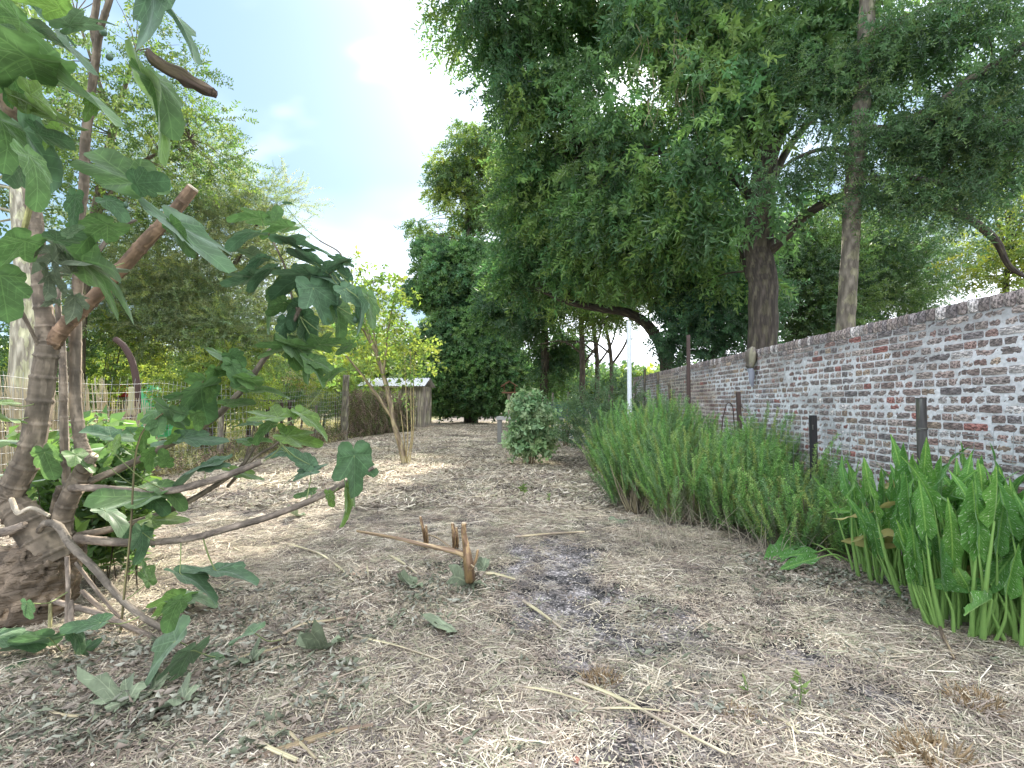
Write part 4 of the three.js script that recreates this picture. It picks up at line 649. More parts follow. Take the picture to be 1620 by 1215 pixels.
    let best = null, bd = 0.55; for (const r of roots) { const e = r.distanceTo(p); if (e < bd) { bd = e; best = r; } }
    if (best) { const mid = best.clone().lerp(p, 0.5); mid.y -= 0.08 * bd; stalks.push(limb([best, mid, p, p.clone().lerp(q, 0.06)], [0.0042, 0.0034, 0.003, 0.002], { seg: 5, step: 0.05, rough: 0 })); }
  }
  for (const [x0, y0, x1, y1, w, k] of [[96, 398, 138, 478, 0.62, 1], [100, 400, 42, 412, 0.35, 0], [112, 430, 130, 400, 0.7, 1], [75, 436, 90, 470, 0.5, 0], [118, 470, 130, 505, 0.6, 3], [88, 402, 72, 430, 0.6, 2], [92, 480, 62, 472, 0.5, 3]])
    putLeaf(fig, 'leaf', wiltShape[k], wiltMat, at(x0, y0, 3.2), at(x1, y1, 3.15), w, 0.9).userData.label = 'wilted pale curled leaf';
  part('leaf_stalk', merged(stalks), leafMat(0.3, 0.36, 0.14, 0.1), fig, 'stuff');
  // unripe figs
  const fg = new THREE.LatheGeometry([[0.001, 0], [0.012, 0.004], [0.02, 0.018], [0.019, 0.03], [0.008, 0.044], [0.004, 0.052]].map(([a, b]) => new THREE.Vector2(a, b)), 14), fm = new THREE.MeshPhysicalMaterial({ color: lin(0.07, 0.13, 0.07), roughness: 0.5, clearcoat: 0.2 });
  for (const [x, y, d] of [[165, 58, 3.2], [130, 42, 3.2], [196, 330, 3.5], [238, 336, 3.6], [170, 95, 3.3], [563, 512, 3.5]]) { const o = part('fig_fruit', fg, fm, fig); o.position.copy(at(x, y, d)).sub(foot); o.rotation.set(R(-0.5, 0.5), 0, R(-0.5, 0.5)); }
}
{ // a climbing plant with heart-shaped leaves that leans through the fig
  const d = 3.4, p = [[222, 690], [250, 660], [285, 635], [320, 605], [345, 578], [362, 560]].map(([x, y]) => at(x, y, d)), f = onGround(205, 800);
  const t = thing('leafy_climber', 'thin climbing shoot with small light green heart-shaped leaves among the fig branches', 'climbing plant', V3(p[0].x, 0, p[0].z));
  part('stem', limb([V3(p[0].x - 0.1, 0, p[0].z), p[0].clone().lerp(V3(p[0].x - 0.1, 0, p[0].z), 0.5), ...p], [0.008, 0.007, 0.006, 0.005, 0.004, 0.0035, 0.003, 0.002], { seg: 6, step: 0.05 }), bark(0.16, 0.14, 0.08, 0.002), t);
  const m = [leafMat(0.2, 0.38, 0.09, 0.5, { map: veins }), leafMat(0.16, 0.31, 0.1, 0.4, { map: veins })];
  for (const [x0, y0, x1, y1] of [[268, 648, 272, 682], [320, 612, 312, 646], [332, 610, 334, 635], [350, 590, 356, 566], [366, 575, 372, 606], [380, 588, 372, 615], [340, 585, 326, 606], [360, 580, 345, 600], [290, 625, 276, 640], [300, 640, 280, 668], [322, 600, 300, 606], [228, 682, 220, 710], [236, 716, 232, 740], [250, 668, 230, 676], [385, 590, 392, 612], [350, 562, 330, 566], [395, 600, 376, 620], [310, 655, 318, 676], [365, 560, 385, 572], [278, 690, 262, 706], [248, 650, 240, 668], [262, 735, 256, 712]]) putLeaf(t, 'leaf', pick(figShape[0]), pick(m), at(x0, y0, d + R(-0.1, 0.1)), at(x1, y1, d + R(-0.12, 0.12)), R(0.55, 0.75), 0.82);
}
{ // weeds round the foot of the fig
  const list = [], tones = greens([0.1, 0.17, 0.04], [0.13, 0.2, 0.04], [0.08, 0.14, 0.05]);
  const f = onGround(150, 870); const t = thing('nettle_patch', 'patch of light green nettles between the fig stems', 'weeds', V3(-3.4, 0, -4.5));
  for (let i = 0; i < 90; i++) { const c = at(R(60, 230), R(680, 800), R(4.2, 4.9)), h = Math.max(c.y, 0.1); for (let k = 0; k < 3; k++) list.push([place(V3(c.x, h * R(0.1, 0.9), c.z), V3(gauss() * 0.4, 1, gauss() * 0.4).normalize(), R(0.5, 0.9)), pick(tones).clone().multiplyScalar(R(0.7, 1.2))]); }
  copies('foliage', broadSpray[0], bright, list, t);
  const st = []; for (let i = 0; i < 30; i++) { const c = at(R(60, 230), R(690, 790), R(4.2, 4.9)); st.push(limb([V3(c.x, -0.02, c.z), V3(c.x + gauss() * 0.05, c.y * 0.5, c.z), V3(c.x + gauss() * 0.1, c.y, c.z)], [0.006, 0.005, 0.003], { seg: 4, step: 0.3 })); }
  part('stems', merged(st), barkMid, t, 'stuff');
}
// ---------------------------------------------------------------- planting along the wall
function sprig(n, len, L, w) {                                          // an upright rosemary shoot
  const P = [], I = [], b = R(0, 6.28), bend = R(0.02, 0.2);
  const path = (t) => V3(Math.cos(b) * bend * len * t * t, len * t, Math.sin(b) * bend * len * t * t);
  for (let i = 0; i < n; i++) { const t = 0.12 + 0.88 * (i + rnd()) / n, a = i * 2.4, d = V3(Math.cos(a), R(0.35, 0.95), Math.sin(a)).normalize(); addLeaf(P, I, path(t), d, across(d), L * R(0.7, 1.1) * (1 - 0.3 * t), w, 0.3, 0); }
  for (let k = 0; k < 4; k++) { const a = path(k / 4), c = path((k + 1) / 4), q = P.length / 3; P.push(a.x - 0.003, a.y, a.z, a.x + 0.003, a.y, a.z, c.x, c.y, c.z + 0.003); I.push(q, q + 1, q + 2); }
  return geometry(P, I);
}
const sprigs = [0, 1, 2, 3].map(() => sprig(72, 0.36, 0.036, 0.0085));
const rosemaryTones = greens([0.105, 0.2, 0.06], [0.135, 0.24, 0.065], [0.08, 0.15, 0.06], [0.185, 0.26, 0.085], [0.17, 0.2, 0.06], [0.12, 0.18, 0.085]);
function rosemary(label, lobes, n) {
  const c0 = lobes[0][0], t = thing('rosemary_bush', label, 'rosemary', V3(c0.x, 0, c0.z), 'rosemary bushes along the wall'), list = [], wood = [];
  const tot = lobes.reduce((s, l) => s + l[1] * l[2], 0);
  for (const [c, r, h, lean = V3()] of lobes) {
    const m = Math.round(n * r * h / tot);
    for (let i = 0; i < m; i++) {
      const a = R(0, 6.283), q = Math.sqrt(rnd()), x = Math.cos(a) * q, z = Math.sin(a) * q, top = h * Math.sqrt(Math.max(0.05, 1 - q * q * 0.75)) * R(0.82, 1.08);
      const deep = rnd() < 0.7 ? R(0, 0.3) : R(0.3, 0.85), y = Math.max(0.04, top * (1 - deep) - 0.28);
      const p = V3(c.x + x * r * (0.8 + 0.2 * y / h) + lean.x * y, y, c.z + z * r * (0.8 + 0.2 * y / h) + lean.z * y); if (p.x > WALLX - 0.12) continue;
      if (0.6 * noise(p.x * 2.6, p.y * 1.6, p.z * 2.6) + 0.4 * noise(p.x * 6, p.y * 3, p.z * 6) < 0.44) continue;
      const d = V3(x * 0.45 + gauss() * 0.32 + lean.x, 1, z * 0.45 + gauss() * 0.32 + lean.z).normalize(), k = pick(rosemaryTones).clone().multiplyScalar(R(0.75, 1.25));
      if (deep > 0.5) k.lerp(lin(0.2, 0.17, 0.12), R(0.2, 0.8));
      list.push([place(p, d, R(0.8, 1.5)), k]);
    }
    for (let i = 0; i < 26; i++) { const a = R(0, 6.283), q = Math.sqrt(rnd()) * 0.85, b = V3(c.x + Math.cos(a) * q * r * 0.3, 0, c.z + Math.sin(a) * q * r * 0.3), e = V3(Math.min(c.x + Math.cos(a) * q * r, WALLX - 0.1), h * R(0.35, 0.75), c.z + Math.sin(a) * q * r); wood.push(limb([b, b.clone().lerp(e, 0.5).add(V3(gauss() * 0.08, -0.08, gauss() * 0.08)), e], [0.016, 0.011, 0.004], { seg: 5, step: 0.12 })); }
  }
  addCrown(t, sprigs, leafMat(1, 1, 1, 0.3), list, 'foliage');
  part('stems', merged(wood), bark(0.26, 0.22, 0.18, 0.004), t, 'stuff');
}
const G = (x, z) => V3(x, 0, -z);
rosemary('large upright rosemary bush at the near end of the lawn path, left of its neighbour', [[G(1.72, 7.7), 0.66, 1.35], [G(2.2, 8.5), 0.8, 1.6], [G(1.5, 7.2), 0.42, 0.95], [G(2.6, 8.9), 0.65, 1.6], [G(1.62, 9.2), 0.55, 1.45]], 3700);
rosemary('lower sprawling rosemary bush between the dark stake and the arum leaves', [[G(2.1, 6.8), 0.8, 1.15], [G(2.65, 6.4), 0.65, 1.05], [G(2.95, 7.2), 0.55, 1.3, V3(0.2, 0, 0)], [G(2.85, 5.7), 0.5, 0.75], [G(3.1, 6.1), 0.45, 1.0], [G(3.15, 5.4), 0.35, 0.6]], 3600);
{ // leafy shrub behind the rosemary
  shrub('sage_shrub', 'grey-green leafy shrub between the green netting and the white pole', 'shrub', 952, 660, 11.6, 0.75, 0.72, 0.7, 90, greens([0.1, 0.15, 0.075], [0.08, 0.13, 0.06]), [0, 1].map(() => spray({ n: 16, len: 0.3, L: 0.075, w: 0.022, out: 0.8 })), { per: 60, size: [0.2, 0.35], hang: -0.3 });
}
{ // dry stalks at the foot of the rosemary
  const P = []; for (let i = 0; i < 240; i++) { const p = onGround(R(1010, 1330), R(806, 888)); if (p.x > WALLX - 0.15) continue; const h = R(0.12, 0.45), a = gauss() * 0.3, b = gauss() * 0.25; P.push(limb([p, p.clone().add(V3(a * 0.4, h * 0.6, b * 0.4)), p.clone().add(V3(a, h, b))], [0.003, 0.0025, 0.001], { seg: 3, step: 0.15, rough: 0 })); }
  tag(single('dry_stalks', merged(P), std({ color: lin(0.36, 0.31, 0.23) }), 'tangle of dry grey stalks along the foot of the lower rosemary bush', 'dry stalks'), null, null, null, 'stuff');
}
// arum leaves: arrow-shaped, speckled white
const speck = texture(512, 1024, (u, v) => {
  const n = fbm(u * 30, v * 60, 2, 3), a = noise(u * 44, v * 84, 9), s = smooth(0.80, 0.87, a) * smooth(0.02, 0.07, Math.abs(u - 0.5)), m = 1 - smooth(0.006, 0.02, Math.abs(u - 0.5)); let lat = 0; { const q = (v * 16 + Math.abs(u - 0.5) * 14) % 1; lat = 0.10 * (1 - smooth(0.05, 0.14, Math.abs(q - 0.5))); }
  const f = 0.2 * (n - 0.5) + lat * 0.8; return [0.44 + f + s * 0.42 + m * 0.2, 0.66 + f + s * 0.26 + m * 0.16, 0.29 + f + s * 0.48 + m * 0.12];
});
function arumBlade(bend, fold, wave) {
  const pos = [], uv = [], idx = [], n = 16, c = 8, s = R(0, 20);
  for (let i = 0; i <= n; i++) {
    const t = i / n, wdt = 0.14 * Math.pow(Math.sin(Math.PI * Math.pow(clamp(t * 0.96 + 0.035), 0.62)), 0.85) + 0.001;
    for (let j = 0; j <= c; j++) { const k = j / c * 2 - 1, x = k * wdt, y = t - (Math.abs(k) * 0.14) * (1 - t); pos.push(x, y, -bend * t * t + fold * Math.abs(x) + wave * k * Math.abs(k) * Math.sin(t * 16 + s + (k > 0 ? 1.6 : 0)) * wdt * 2.5); uv.push(0.5 + x * 1.15, t); }
  }
  for (let i = 0; i < n; i++) for (let j = 0; j < c; j++) { const a = i * (c + 1) + j; idx.push(a, a + 1, a + c + 1, a + 1, a + c + 2, a + c + 1); }
  return geometry(pos, idx, uv);
}
const arumShapes = [0.03, 0.15, 0.3, -0.08, 0.45].map((b, i) => arumBlade(b, [0.9, 0.5, 0.35, 1.2, 0.6][i], 0.14));
const arumMats = [[0.74, 0.76, 0.74], [0.88, 0.84, 0.76], [0.56, 0.62, 0.64]].map((c) => leafMat(...c, 0.4, { map: speck, clearcoat: 0.15, clearcoatRoughness: 0.38 }));
const arumOld = leafMat(0.45, 0.40, 0.14, 0.35, { clearcoat: 0.1 });
const stalkMat = leafMat(0.30, 0.50, 0.13, 0.25, { clearcoat: 0.25 });
const stalkShape = [0, 1, 2].map((i) => { const g = limb([V3(0, 0, 0), V3(0.03 * (i - 1), 0.5, 0.02), V3(0, 1, 0)], [0.019, 0.013, 0.006], { seg: 7, step: 0.2, rough: 0 }); return g; });
const arumLabels = ['speckled arum clump beside the grey pipe, farthest of the row', 'speckled arum clump second from the rosemary, in front of the brick wall', 'tallest speckled arum clump with thick pale stalks standing at the straw edge', 'speckled arum clump cut by the right edge of the view'];
[[3.08, 4.62, 52], [3.1, 4.1, 70], [2.93, 3.66, 78], [3.2, 3.34, 74]].forEach(([cx, cz, n], q) => {
  const t = thing('arum_clump', arumLabels[q], 'arum plant', G(cx, cz), 'arum plants in front of the wall');
  for (let i = 0; i < n; i++) {
    const a = R(0, 6.283), r = Math.sqrt(rnd()), bx = Math.cos(a) * r * 0.25, bz = Math.sin(a) * r * 0.3, out = (0.03 + 0.16 * r) * R(0.4, 1.2), h = R(0.32, 0.86) * (1 - 0.12 * r) * [0.9, 1.05, 1.05, 1.0][q];
    const p = V3(bx, 0, bz), e = V3(bx + Math.cos(a) * out * 0.7 + gauss() * 0.05, h, bz + Math.sin(a) * out * 0.7 + gauss() * 0.05);
    if (cx + e.x > WALLX - 0.15) continue;
    const L = R(0.27, 0.42), d = V3(Math.cos(a) * out * 1.5 + gauss() * 0.28, rnd() < 0.1 ? R(-0.1, 0.4) : R(1.1, 1.9), Math.sin(a) * out * 1.5 + gauss() * 0.28).normalize();
    const old = rnd() < 0.06; if (old) d.set(Math.cos(a) + gauss() * 0.3, R(-0.7, 0.1), Math.sin(a) + gauss() * 0.3).normalize();
    const lf = part('leaf', old ? arumShapes[4] : pick(arumShapes), old ? arumOld : pick(arumMats), t); if (old) lf.userData.label = 'yellowing drooping leaf'; lf.position.copy(e);
    const nrm = V3(gauss() * 1.2 - 0.3, 0.3, gauss() * 1.2 + 0.3); const X = d.clone().cross(nrm).normalize(); nrm.copy(X).cross(d);
    lf.quaternion.setFromRotationMatrix(new THREE.Matrix4().makeBasis(X, d, nrm)); lf.scale.set(L * R(0.8, 1.05), L, L);
    const st = part('stalk', pick(stalkShape), stalkMat, t); st.position.copy(p); const v = e.clone().sub(p), l = v.length(); st.quaternion.setFromUnitVectors(Y, v.normalize()); const k = R(0.45, 1.1); st.scale.set(k, l, k);
  }
});
// two bent leaves lying at the rim, and a few more on the straw
{
  const t = thing('flattened_arum', 'bent-over arum leaves lying on the straw left of the speckled clumps', 'arum leaves', onGround(1330, 885)), b = t.position;
  for (const [x0, y0, x1, y1, mx, my] of [[1285, 892, 1208, 885, 1345, 885], [1275, 868, 1212, 848, 1338, 880], [1262, 872, 1200, 898, 1330, 892], [1290, 900, 1225, 905, 1350, 897]]) {
    const p = onGround(x0, y0), q = onGround(x1, y1), m = onGround(mx, my); p.y = 0.09; q.y = 0.04; m.y = 0.03;
    const lf = putLeaf(t, 'leaf', arumShapes[1], arumMats[2], p, q, 0.3, 0.42);
    part('stalk', limb([m, m.clone().lerp(p, 0.5).add(V3(0, 0.06, 0)), p], [0.009, 0.008, 0.005], { seg: 6, step: 0.05 }), stalkMat, t);
  }
}
// ---------------------------------------------------------------- on the lawn
{ // small broad-leaved shrub
  const c = onGround(840, 735), t = thing('hydrangea_bush', 'small dark broad-leaved bush standing alone in the middle of the lawn', 'bush', c), st = [];
  for (let i = 0; i < 14; i++) { const a = R(0, 6.28), r = R(0.05, 0.35); st.push(limb([V3(c.x + Math.cos(a) * 0.07, 0, c.z + Math.sin(a) * 0.07), V3(c.x + Math.cos(a) * r, 0.5, c.z + Math.sin(a) * r), V3(c.x + Math.cos(a) * r * 0.9, R(0.9, 1.4), c.z + Math.sin(a) * r)], [0.013, 0.01, 0.005], { seg: 5, step: 0.15 })); }
  part('stems', merged(st), bark(0.26, 0.2, 0.15, 0.003), t);
  const geo = [0, 1, 2].map(() => spray({ n: 8, len: 0.22, L: 0.12, w: 0.085, out: 1.2, bend: 0.2, fold: 0.12 }));
  const { out } = crown([[V3(c.x, 0.55, c.z), 0.42, 0.38, 0.42, 46], [V3(c.x - 0.02, 1.0, c.z), 0.36, 0.4, 0.34, 30], [V3(c.x, 1.4, c.z), 0.26, 0.26, 0.24, 13]], { per: 110, size: [0.16, 0.24], hang: -0.1, scale: [0.7, 1.15], shell: 0.4, hole: 0.27, hole_size: 2.2, tones: greens([0.12, 0.19, 0.095], [0.155, 0.225, 0.11], [0.2, 0.26, 0.15]) });
  addCrown(t, geo, leafMat(1, 1, 1, 0.35, { clearcoat: 0.4 }), out, 'foliage');
}
{ // young tree with several stems
  const f = onGround(642, 735), d = -(f.clone().applyMatrix4(camera.matrixWorldInverse).z);
  const t = thing('young_tree', 'young yellow-green tree with a leaning trunk and upright canes on the left of the lawn', 'tree', f);
  const A = (x, y, z = 0) => at(x, y, d + z);
  const tr = [V3(f.x, -0.05, f.z), A(632, 700), A(622, 665), A(615, 625), A(604, 585), A(592, 550), A(575, 505)];
  part('trunk', limb(tr, [0.085, 0.07, 0.065, 0.06, 0.05, 0.04, 0.02], { seg: 10 }), bark(0.24, 0.2, 0.15, 0.01), t);
  const L = [[[A(620, 660), A(598, 628), A(570, 590), A(545, 560)], [0.045, 0.04, 0.03, 0.015]], [[A(607, 590), A(612, 540), A(620, 490), A(628, 450)], [0.035, 0.025, 0.02, 0.01]], [[A(596, 560), A(575, 520), A(560, 470), A(555, 420)], [0.035, 0.025, 0.02, 0.01]], [[A(612, 615), A(598, 560), A(588, 500), A(590, 450)], [0.03, 0.025, 0.02, 0.008]]];
  for (const [p, r] of L) part('limb', limb(p, r, { seg: 7 }), bark(0.22, 0.18, 0.13, 0.006), t);
  const canes = [[[646, 735], [645, 690], [643, 640], [640, 560]], [[648, 733], [651, 690], [650, 640], [650, 590], [648, 530]], [[644, 735], [640, 700], [634, 650]], [[650, 732], [654, 680], [654, 600], [656, 560]]];
  canes.forEach((c, i) => part('cane', limb([V3(f.x + 0.03 * i, -0.03, f.z + 0.04), ...c.slice(1).map(([x, y]) => A(x, y, 0.1 * i - 0.1))], [0.016, 0.014, 0.008], { seg: 6 }), bark(0.34, 0.29, 0.18, 0.003), t));
  const geo = [0, 1, 2].map(() => spray({ n: 9, len: 0.4, L: 0.15, w: 0.085, out: 1.1, bend: 0.4 }));
  const { out, centres } = crown([[A(575, 540), 0.75, 0.8, 0.7, 22], [A(560, 450), 0.6, 0.75, 0.6, 12], [A(600, 470), 0.55, 0.7, 0.6, 12], [A(640, 540), 0.5, 0.8, 0.5, 16], [A(620, 590), 0.5, 0.5, 0.5, 3], [A(662, 560), 0.35, 0.45, 0.4, 7], [A(560, 590), 0.5, 0.3, 0.5, 4], [A(615, 440), 0.5, 0.4, 0.4, 5]], { per: 28, size: [0.2, 0.36], hang: 0.5, scale: [0.6, 1.0], shell: 0.4, hole: 0.25, tones: greens([0.14, 0.19, 0.03], [0.11, 0.17, 0.035], [0.09, 0.145, 0.04], [0.17, 0.21, 0.04]) });
  addCrown(t, geo, bright, out);
  const tw = twigsTo([...along(tr, 16).slice(5), ...L.flatMap(([p]) => along(p, 8)), ...canes.map((c) => A(c[c.length - 1][0], c[c.length - 1][1]))], centres, 0.9, 0.01); part('twigs', tw, barkMid, t, 'stuff');
}
// ---------------------------------------------------------------- posts, poles and fences
const rusty = std({ color: lin(0.09, 0.06, 0.05), roughness: 0.85, bumpMap: barkBump, bumpScale: 0.003 }), zinc = std({ color: lin(0.30, 0.30, 0.315), roughness: 0.5, metalness: 0.35, map: barkTone }), oldWood = bark(0.20, 0.185, 0.165, 0.01), wireMat = std({ color: lin(0.42, 0.43, 0.43), roughness: 0.5, metalness: 0.4 }), plastic = new THREE.MeshPhysicalMaterial({ color: lin(0.76, 0.78, 0.79), roughness: 0.45, clearcoat: 0.2 });
const nearWall = (px, X) => { let a = 1, b = 60; for (let i = 0; i < 50; i++) { const m = (a + b) / 2; at(px, 637, m).x > X ? b = m : a = m; } return a; };
const rod = (a, b, r0, r1 = r0, seg = 8, rough = 0.05) => limb([a, a.clone().lerp(b, 0.5).add(V3(gauss(), 0, gauss()).multiplyScalar(r0 * 0.4)), b], [r0, (r0 + r1) / 2, r1], { seg, step: 0.12, rough });
const foot = (p) => V3(p.x, -0.05, p.z);
{
  const d = 10.4, top = at(995, 510, d), mid = at(995.5, 570, d);
  const t = thing('white_pole', 'tall white plastic pole standing in the rosemary', 'pole', V3(top.x, 0, top.z));
  part('pole', W(new THREE.CylinderGeometry(0.045, 0.045, top.y + 0.05, 20).translate(top.x, top.y / 2 - 0.025, top.z)), plastic, t);
  part('cap', W(new THREE.CylinderGeometry(0.036, 0.047, 0.03, 20).translate(top.x, top.y + 0.01, top.z)), plastic, t);
  part('collar', W(new THREE.CylinderGeometry(0.051, 0.051, 0.12, 20).translate(mid.x, 1.4, mid.z)), plastic, t);
}
{
  const d = nearWall(1090, 3.15), top = at(1089, 530, d), b = at(1091, 700, d), k = at(1091, 645, d);
  const t = thing('iron_post', 'tall thin rusty iron post in front of the wall, right of the white pole', 'post', foot(b));
  part('post', rod(foot(b), top, 0.045, 0.038), rusty, t); part('wire_lashing', limb([at(1088, 640, d - 0.05), at(1094, 652, d - 0.06), at(1090, 664, d - 0.06), at(1093, 676, d - 0.05)], [0.03, 0.045, 0.03, 0.02], { seg: 7, step: 0.03, rough: 0.5 }), rusty, t);
}
{ const d = nearWall(1174, 3.25), a = at(1178, 690, d), b = at(1173, 620, d); const t = thing('wooden_stake', 'short dark wooden stake leaning left in front of the wall, above the sprawling rosemary', 'stake', foot(a)); part('stake', W(new THREE.BoxGeometry(0.055, b.y + 0.05, 0.05, 1, 8, 1).translate(0, b.y / 2 - 0.025, 0).rotateZ(0.03).translate(b.x, 0, b.z)), rusty, t); part('nail', rod(at(1176, 646, d - 0.04), at(1170, 640, d - 0.07), 0.006), rusty, t); }
{ const d = nearWall(1287, 3.22), b = at(1286, 657, d); const t = thing('tarred_stake', 'black square stake in front of the wall between rosemary and arum', 'stake', foot(b)); part('stake', W(new THREE.BoxGeometry(0.062, b.y + 0.05, 0.055, 1, 8, 1).translate(b.x, b.y / 2 - 0.025, b.z)), std({ color: lin(0.03, 0.027, 0.027), roughness: 0.8, bumpMap: barkBump, bumpScale: 0.004 }), t); part('staple', rod(at(1286, 672, d - 0.05), at(1286, 680, d - 0.05), 0.007), zinc, t); }
{ const d = nearWall(1457, 3.2), b = at(1457, 630, d), r = 0.036; const t = thing('grey_pipe', 'upright grey pipe with a ring in front of the wall behind the arum leaves', 'pipe', foot(b)); part('pipe', W(new THREE.CylinderGeometry(r, r, b.y + 0.05, 20, 1, true).translate(b.x, b.y / 2 - 0.025, b.z)), zinc, t); part('rim', W(new THREE.TorusGeometry(r, 0.004, 8, 24).rotateX(Math.PI / 2).translate(b.x, b.y, b.z)), zinc, t); const k = at(1457, 678, d); part('ring', W(new THREE.CylinderGeometry(r + 0.004, r + 0.004, 0.025, 20).translate(b.x, k.y, b.z)), zinc, t); }
{ const d = nearWall(1150, 3.1), P = (x, y) => at(x, y, d); single('iron_hoop', limb([P(1140, 700), P(1145, 655), P(1152, 637), P(1158, 641), P(1161, 665), P(1166, 705)], [0.009, 0.009, 0.009, 0.009, 0.009, 0.009], { seg: 6, rough: 0 }), rusty, 'thin bent iron hoop in front of the wall above the rosemary', 'hoop'); }
{ // old hopper and rag of a downpipe on the wall
  const d = nearWall(1192, WALLX - 0.05), P = (x, y, o = 0) => { const q = at(x, y, d); q.x = WALLX - 0.03 - o; return q; };
  const t = thing('wall_bracket', 'weathered grey wooden bracket hanging from the wall top', 'bracket', V3(WALLX, 1.5, P(1192, 600).z));
  part('board', limb([P(1196, 549, 0.02), P(1197, 558, 0.05), P(1196, 572, 0.06), P(1193, 582, 0.08)], [0.03, 0.085, 0.08, 0.06], { seg: 6, step: 0.04, rough: 0.2 }), oldWood, t);
  part('ledge', limb([P(1187, 583, 0.1), P(1193, 581, 0.1), P(1201, 579, 0.08)], [0.02, 0.026, 0.02], { seg: 6, step: 0.04, rough: 0.2 }), oldWood, t);
  part('rag', limb([P(1192, 582, 0.07), P(1193, 592, 0.05), P(1194, 603, 0.05), P(1196, 612, 0.03)], [0.045, 0.05, 0.035, 0.012], { seg: 7, step: 0.04, rough: 0.4 }), std({ color: lin(0.32, 0.33, 0.38) }), t);
  part('strap', limb([P(1190, 584, 0.08), P(1190, 596, 0.06), P(1188, 610, 0.05)], [0.012, 0.01, 0.006], { seg: 5 }), rusty, t);
}
function mesh(list, r) { return merged(list.map(([a, b]) => { const g = new THREE.CylinderGeometry(r, r, a.distanceTo(b), 4, 1, true); g.applyQuaternion(quat.setFromUnitVectors(Y, b.clone().sub(a).normalize())); const m = a.clone().lerp(b, 0.5); g.translate(m.x, m.y, m.z); g.deleteAttribute('uv'); return g; })); }
{ // wire netting in front of the wall
  const t = thing('wire_netting', 'sagging thin wire netting stretched before the brick wall behind the arum leaves', 'netting', G(3.28, 5)), w = [], X = (z, y) => V3(3.3 + 0.03 * Math.sin(z * 3) + 0.05 * (1.4 - y), y, z);
  for (let y = 0.2; y < 1.32; y += 0.14) for (let z = -3.0; z > -8.4; z -= 0.3) { const s = (zz) => y - 0.06 * Math.sin((zz + 3) * 1.1) * (zz > -5 ? 1.4 : 0.5); w.push([X(z, s(z)), X(z - 0.3, s(z - 0.3))]); }
  for (let z = -3.0; z > -8.4; z -= 0.15) for (const [a, b] of [[0.2, 0.8], [0.8, 1.3]]) w.push([X(z + (a - 0.7) * 0.12, a), X(z + (b - 0.7) * 0.12, b)]);
  part('wire', mesh(w, 0.0022), wireMat, t, 'stuff');
}
{ // green netting beyond the shrub, and the wire fence by the far end of the wall
  const t = thing('green_netting', 'green plastic netting fence at the end of the lawn beyond the leafy shrub', 'netting', at(905, 670, 19)), w = [], A = onGround(870, 700), n = 26;
  const p0 = at(872, 660, 21), p1 = at(965, 660, 16.5);
  for (let i = 0; i <= n * 2; i++) { const q = p0.clone().lerp(p1, i / n / 2); w.push([V3(q.x, 0, q.z), V3(q.x, 1.45, q.z)]); } for (let y = 0.05; y < 1.5; y += 0.09) w.push([V3(p0.x, y, p0.z), V3(p1.x, y - 0.03, p1.z)]);
  part('net', mesh(w, 0.011), std({ color: lin(0.07, 0.17, 0.14), roughness: 0.6 }), t, 'stuff');
  for (const k of [0.02, 0.33, 0.98]) { const q = p0.clone().lerp(p1, k); part('post', rod(foot(q), V3(q.x + 0.03, 1.9, q.z), 0.04), oldWood, t); }
  const t2 = thing('chicken_wire', 'chicken wire on thin stakes along the far end of the brick wall', 'wire fence', G(3.25, 12)), v = [];
  for (let z = -10.6; z > -15.5; z -= 0.13) { v.push([V3(3.2, 0.2, z), V3(3.2, 2.05, z + 0.05)]); } for (let y = 0.3; y < 2.1; y += 0.12) v.push([V3(3.2, y, -10.6), V3(3.2, y + 0.03, -15.5)]);
  part('wire', mesh(v, 0.003), std({ color: lin(0.12, 0.15, 0.12), roughness: 0.6 }), t2, 'stuff');
  for (const [z, h] of [[-11.6, 1.9], [-12.8, 2.25], [-14.3, 2.4], [-15.3, 2.1]]) part('stake', rod(V3(3.2, -0.05, z), V3(3.2 + gauss() * 0.05, h, z), 0.035, 0.03), bark(0.13, 0.11, 0.095, 0.006), t2);
}
{ // boundary fence on the left: wire on posts
  const t = thing('wire_fence', 'old sagging wire mesh fence on posts along the left boundary', 'fence', G(FENCEX, 14)), w = [];
  const X = (z, y) => V3(FENCEX + 0.06 * Math.sin(z * 1.7) + 0.04 * Math.sin(y * 9 + z), y, z);
  for (let y = 0.15; y < 2.05; y += 0.16) for (let z = -5.8; z > -21; z -= 0.5) { const s = (zz) => y - 0.05 * Math.abs(Math.sin(zz * 0.9)) * y; w.push([X(z, s(z)), X(z - 0.5, s(z - 0.5))]); }
  for (let z = -5.8; z > -21; z -= 0.16) w.push([X(z, 0.1), X(z + 0.03, 1.0)], [X(z + 0.03, 1.0), X(z - 0.02, 1.95)]);
  part('wire', mesh(w, 0.0032), wireMat, t, 'stuff');
  for (const [z, h, r, m] of [[-12.6, 1.25, 0.07, oldWood], [-15.8, 1.5, 0.05, rusty], [-18.4, 1.4, 0.05, oldWood]]) part('post', rod(V3(FENCEX, -0.05, z), V3(FENCEX + gauss() * 0.04, h, z), r, r * 0.9, 9, 0.15), m, t);
  const p = onGround(545, 697); const o = part('post', limb([V3(p.x, -0.1, p.z), V3(p.x, 1.2, p.z), V3(p.x + 0.04, 2.6, p.z)], [0.15, 0.135, 0.12], { seg: 10, rough: 0.12 }), oldWood, t); o.userData.label = 'tall weathered end post wrapped in dry creeper';
}
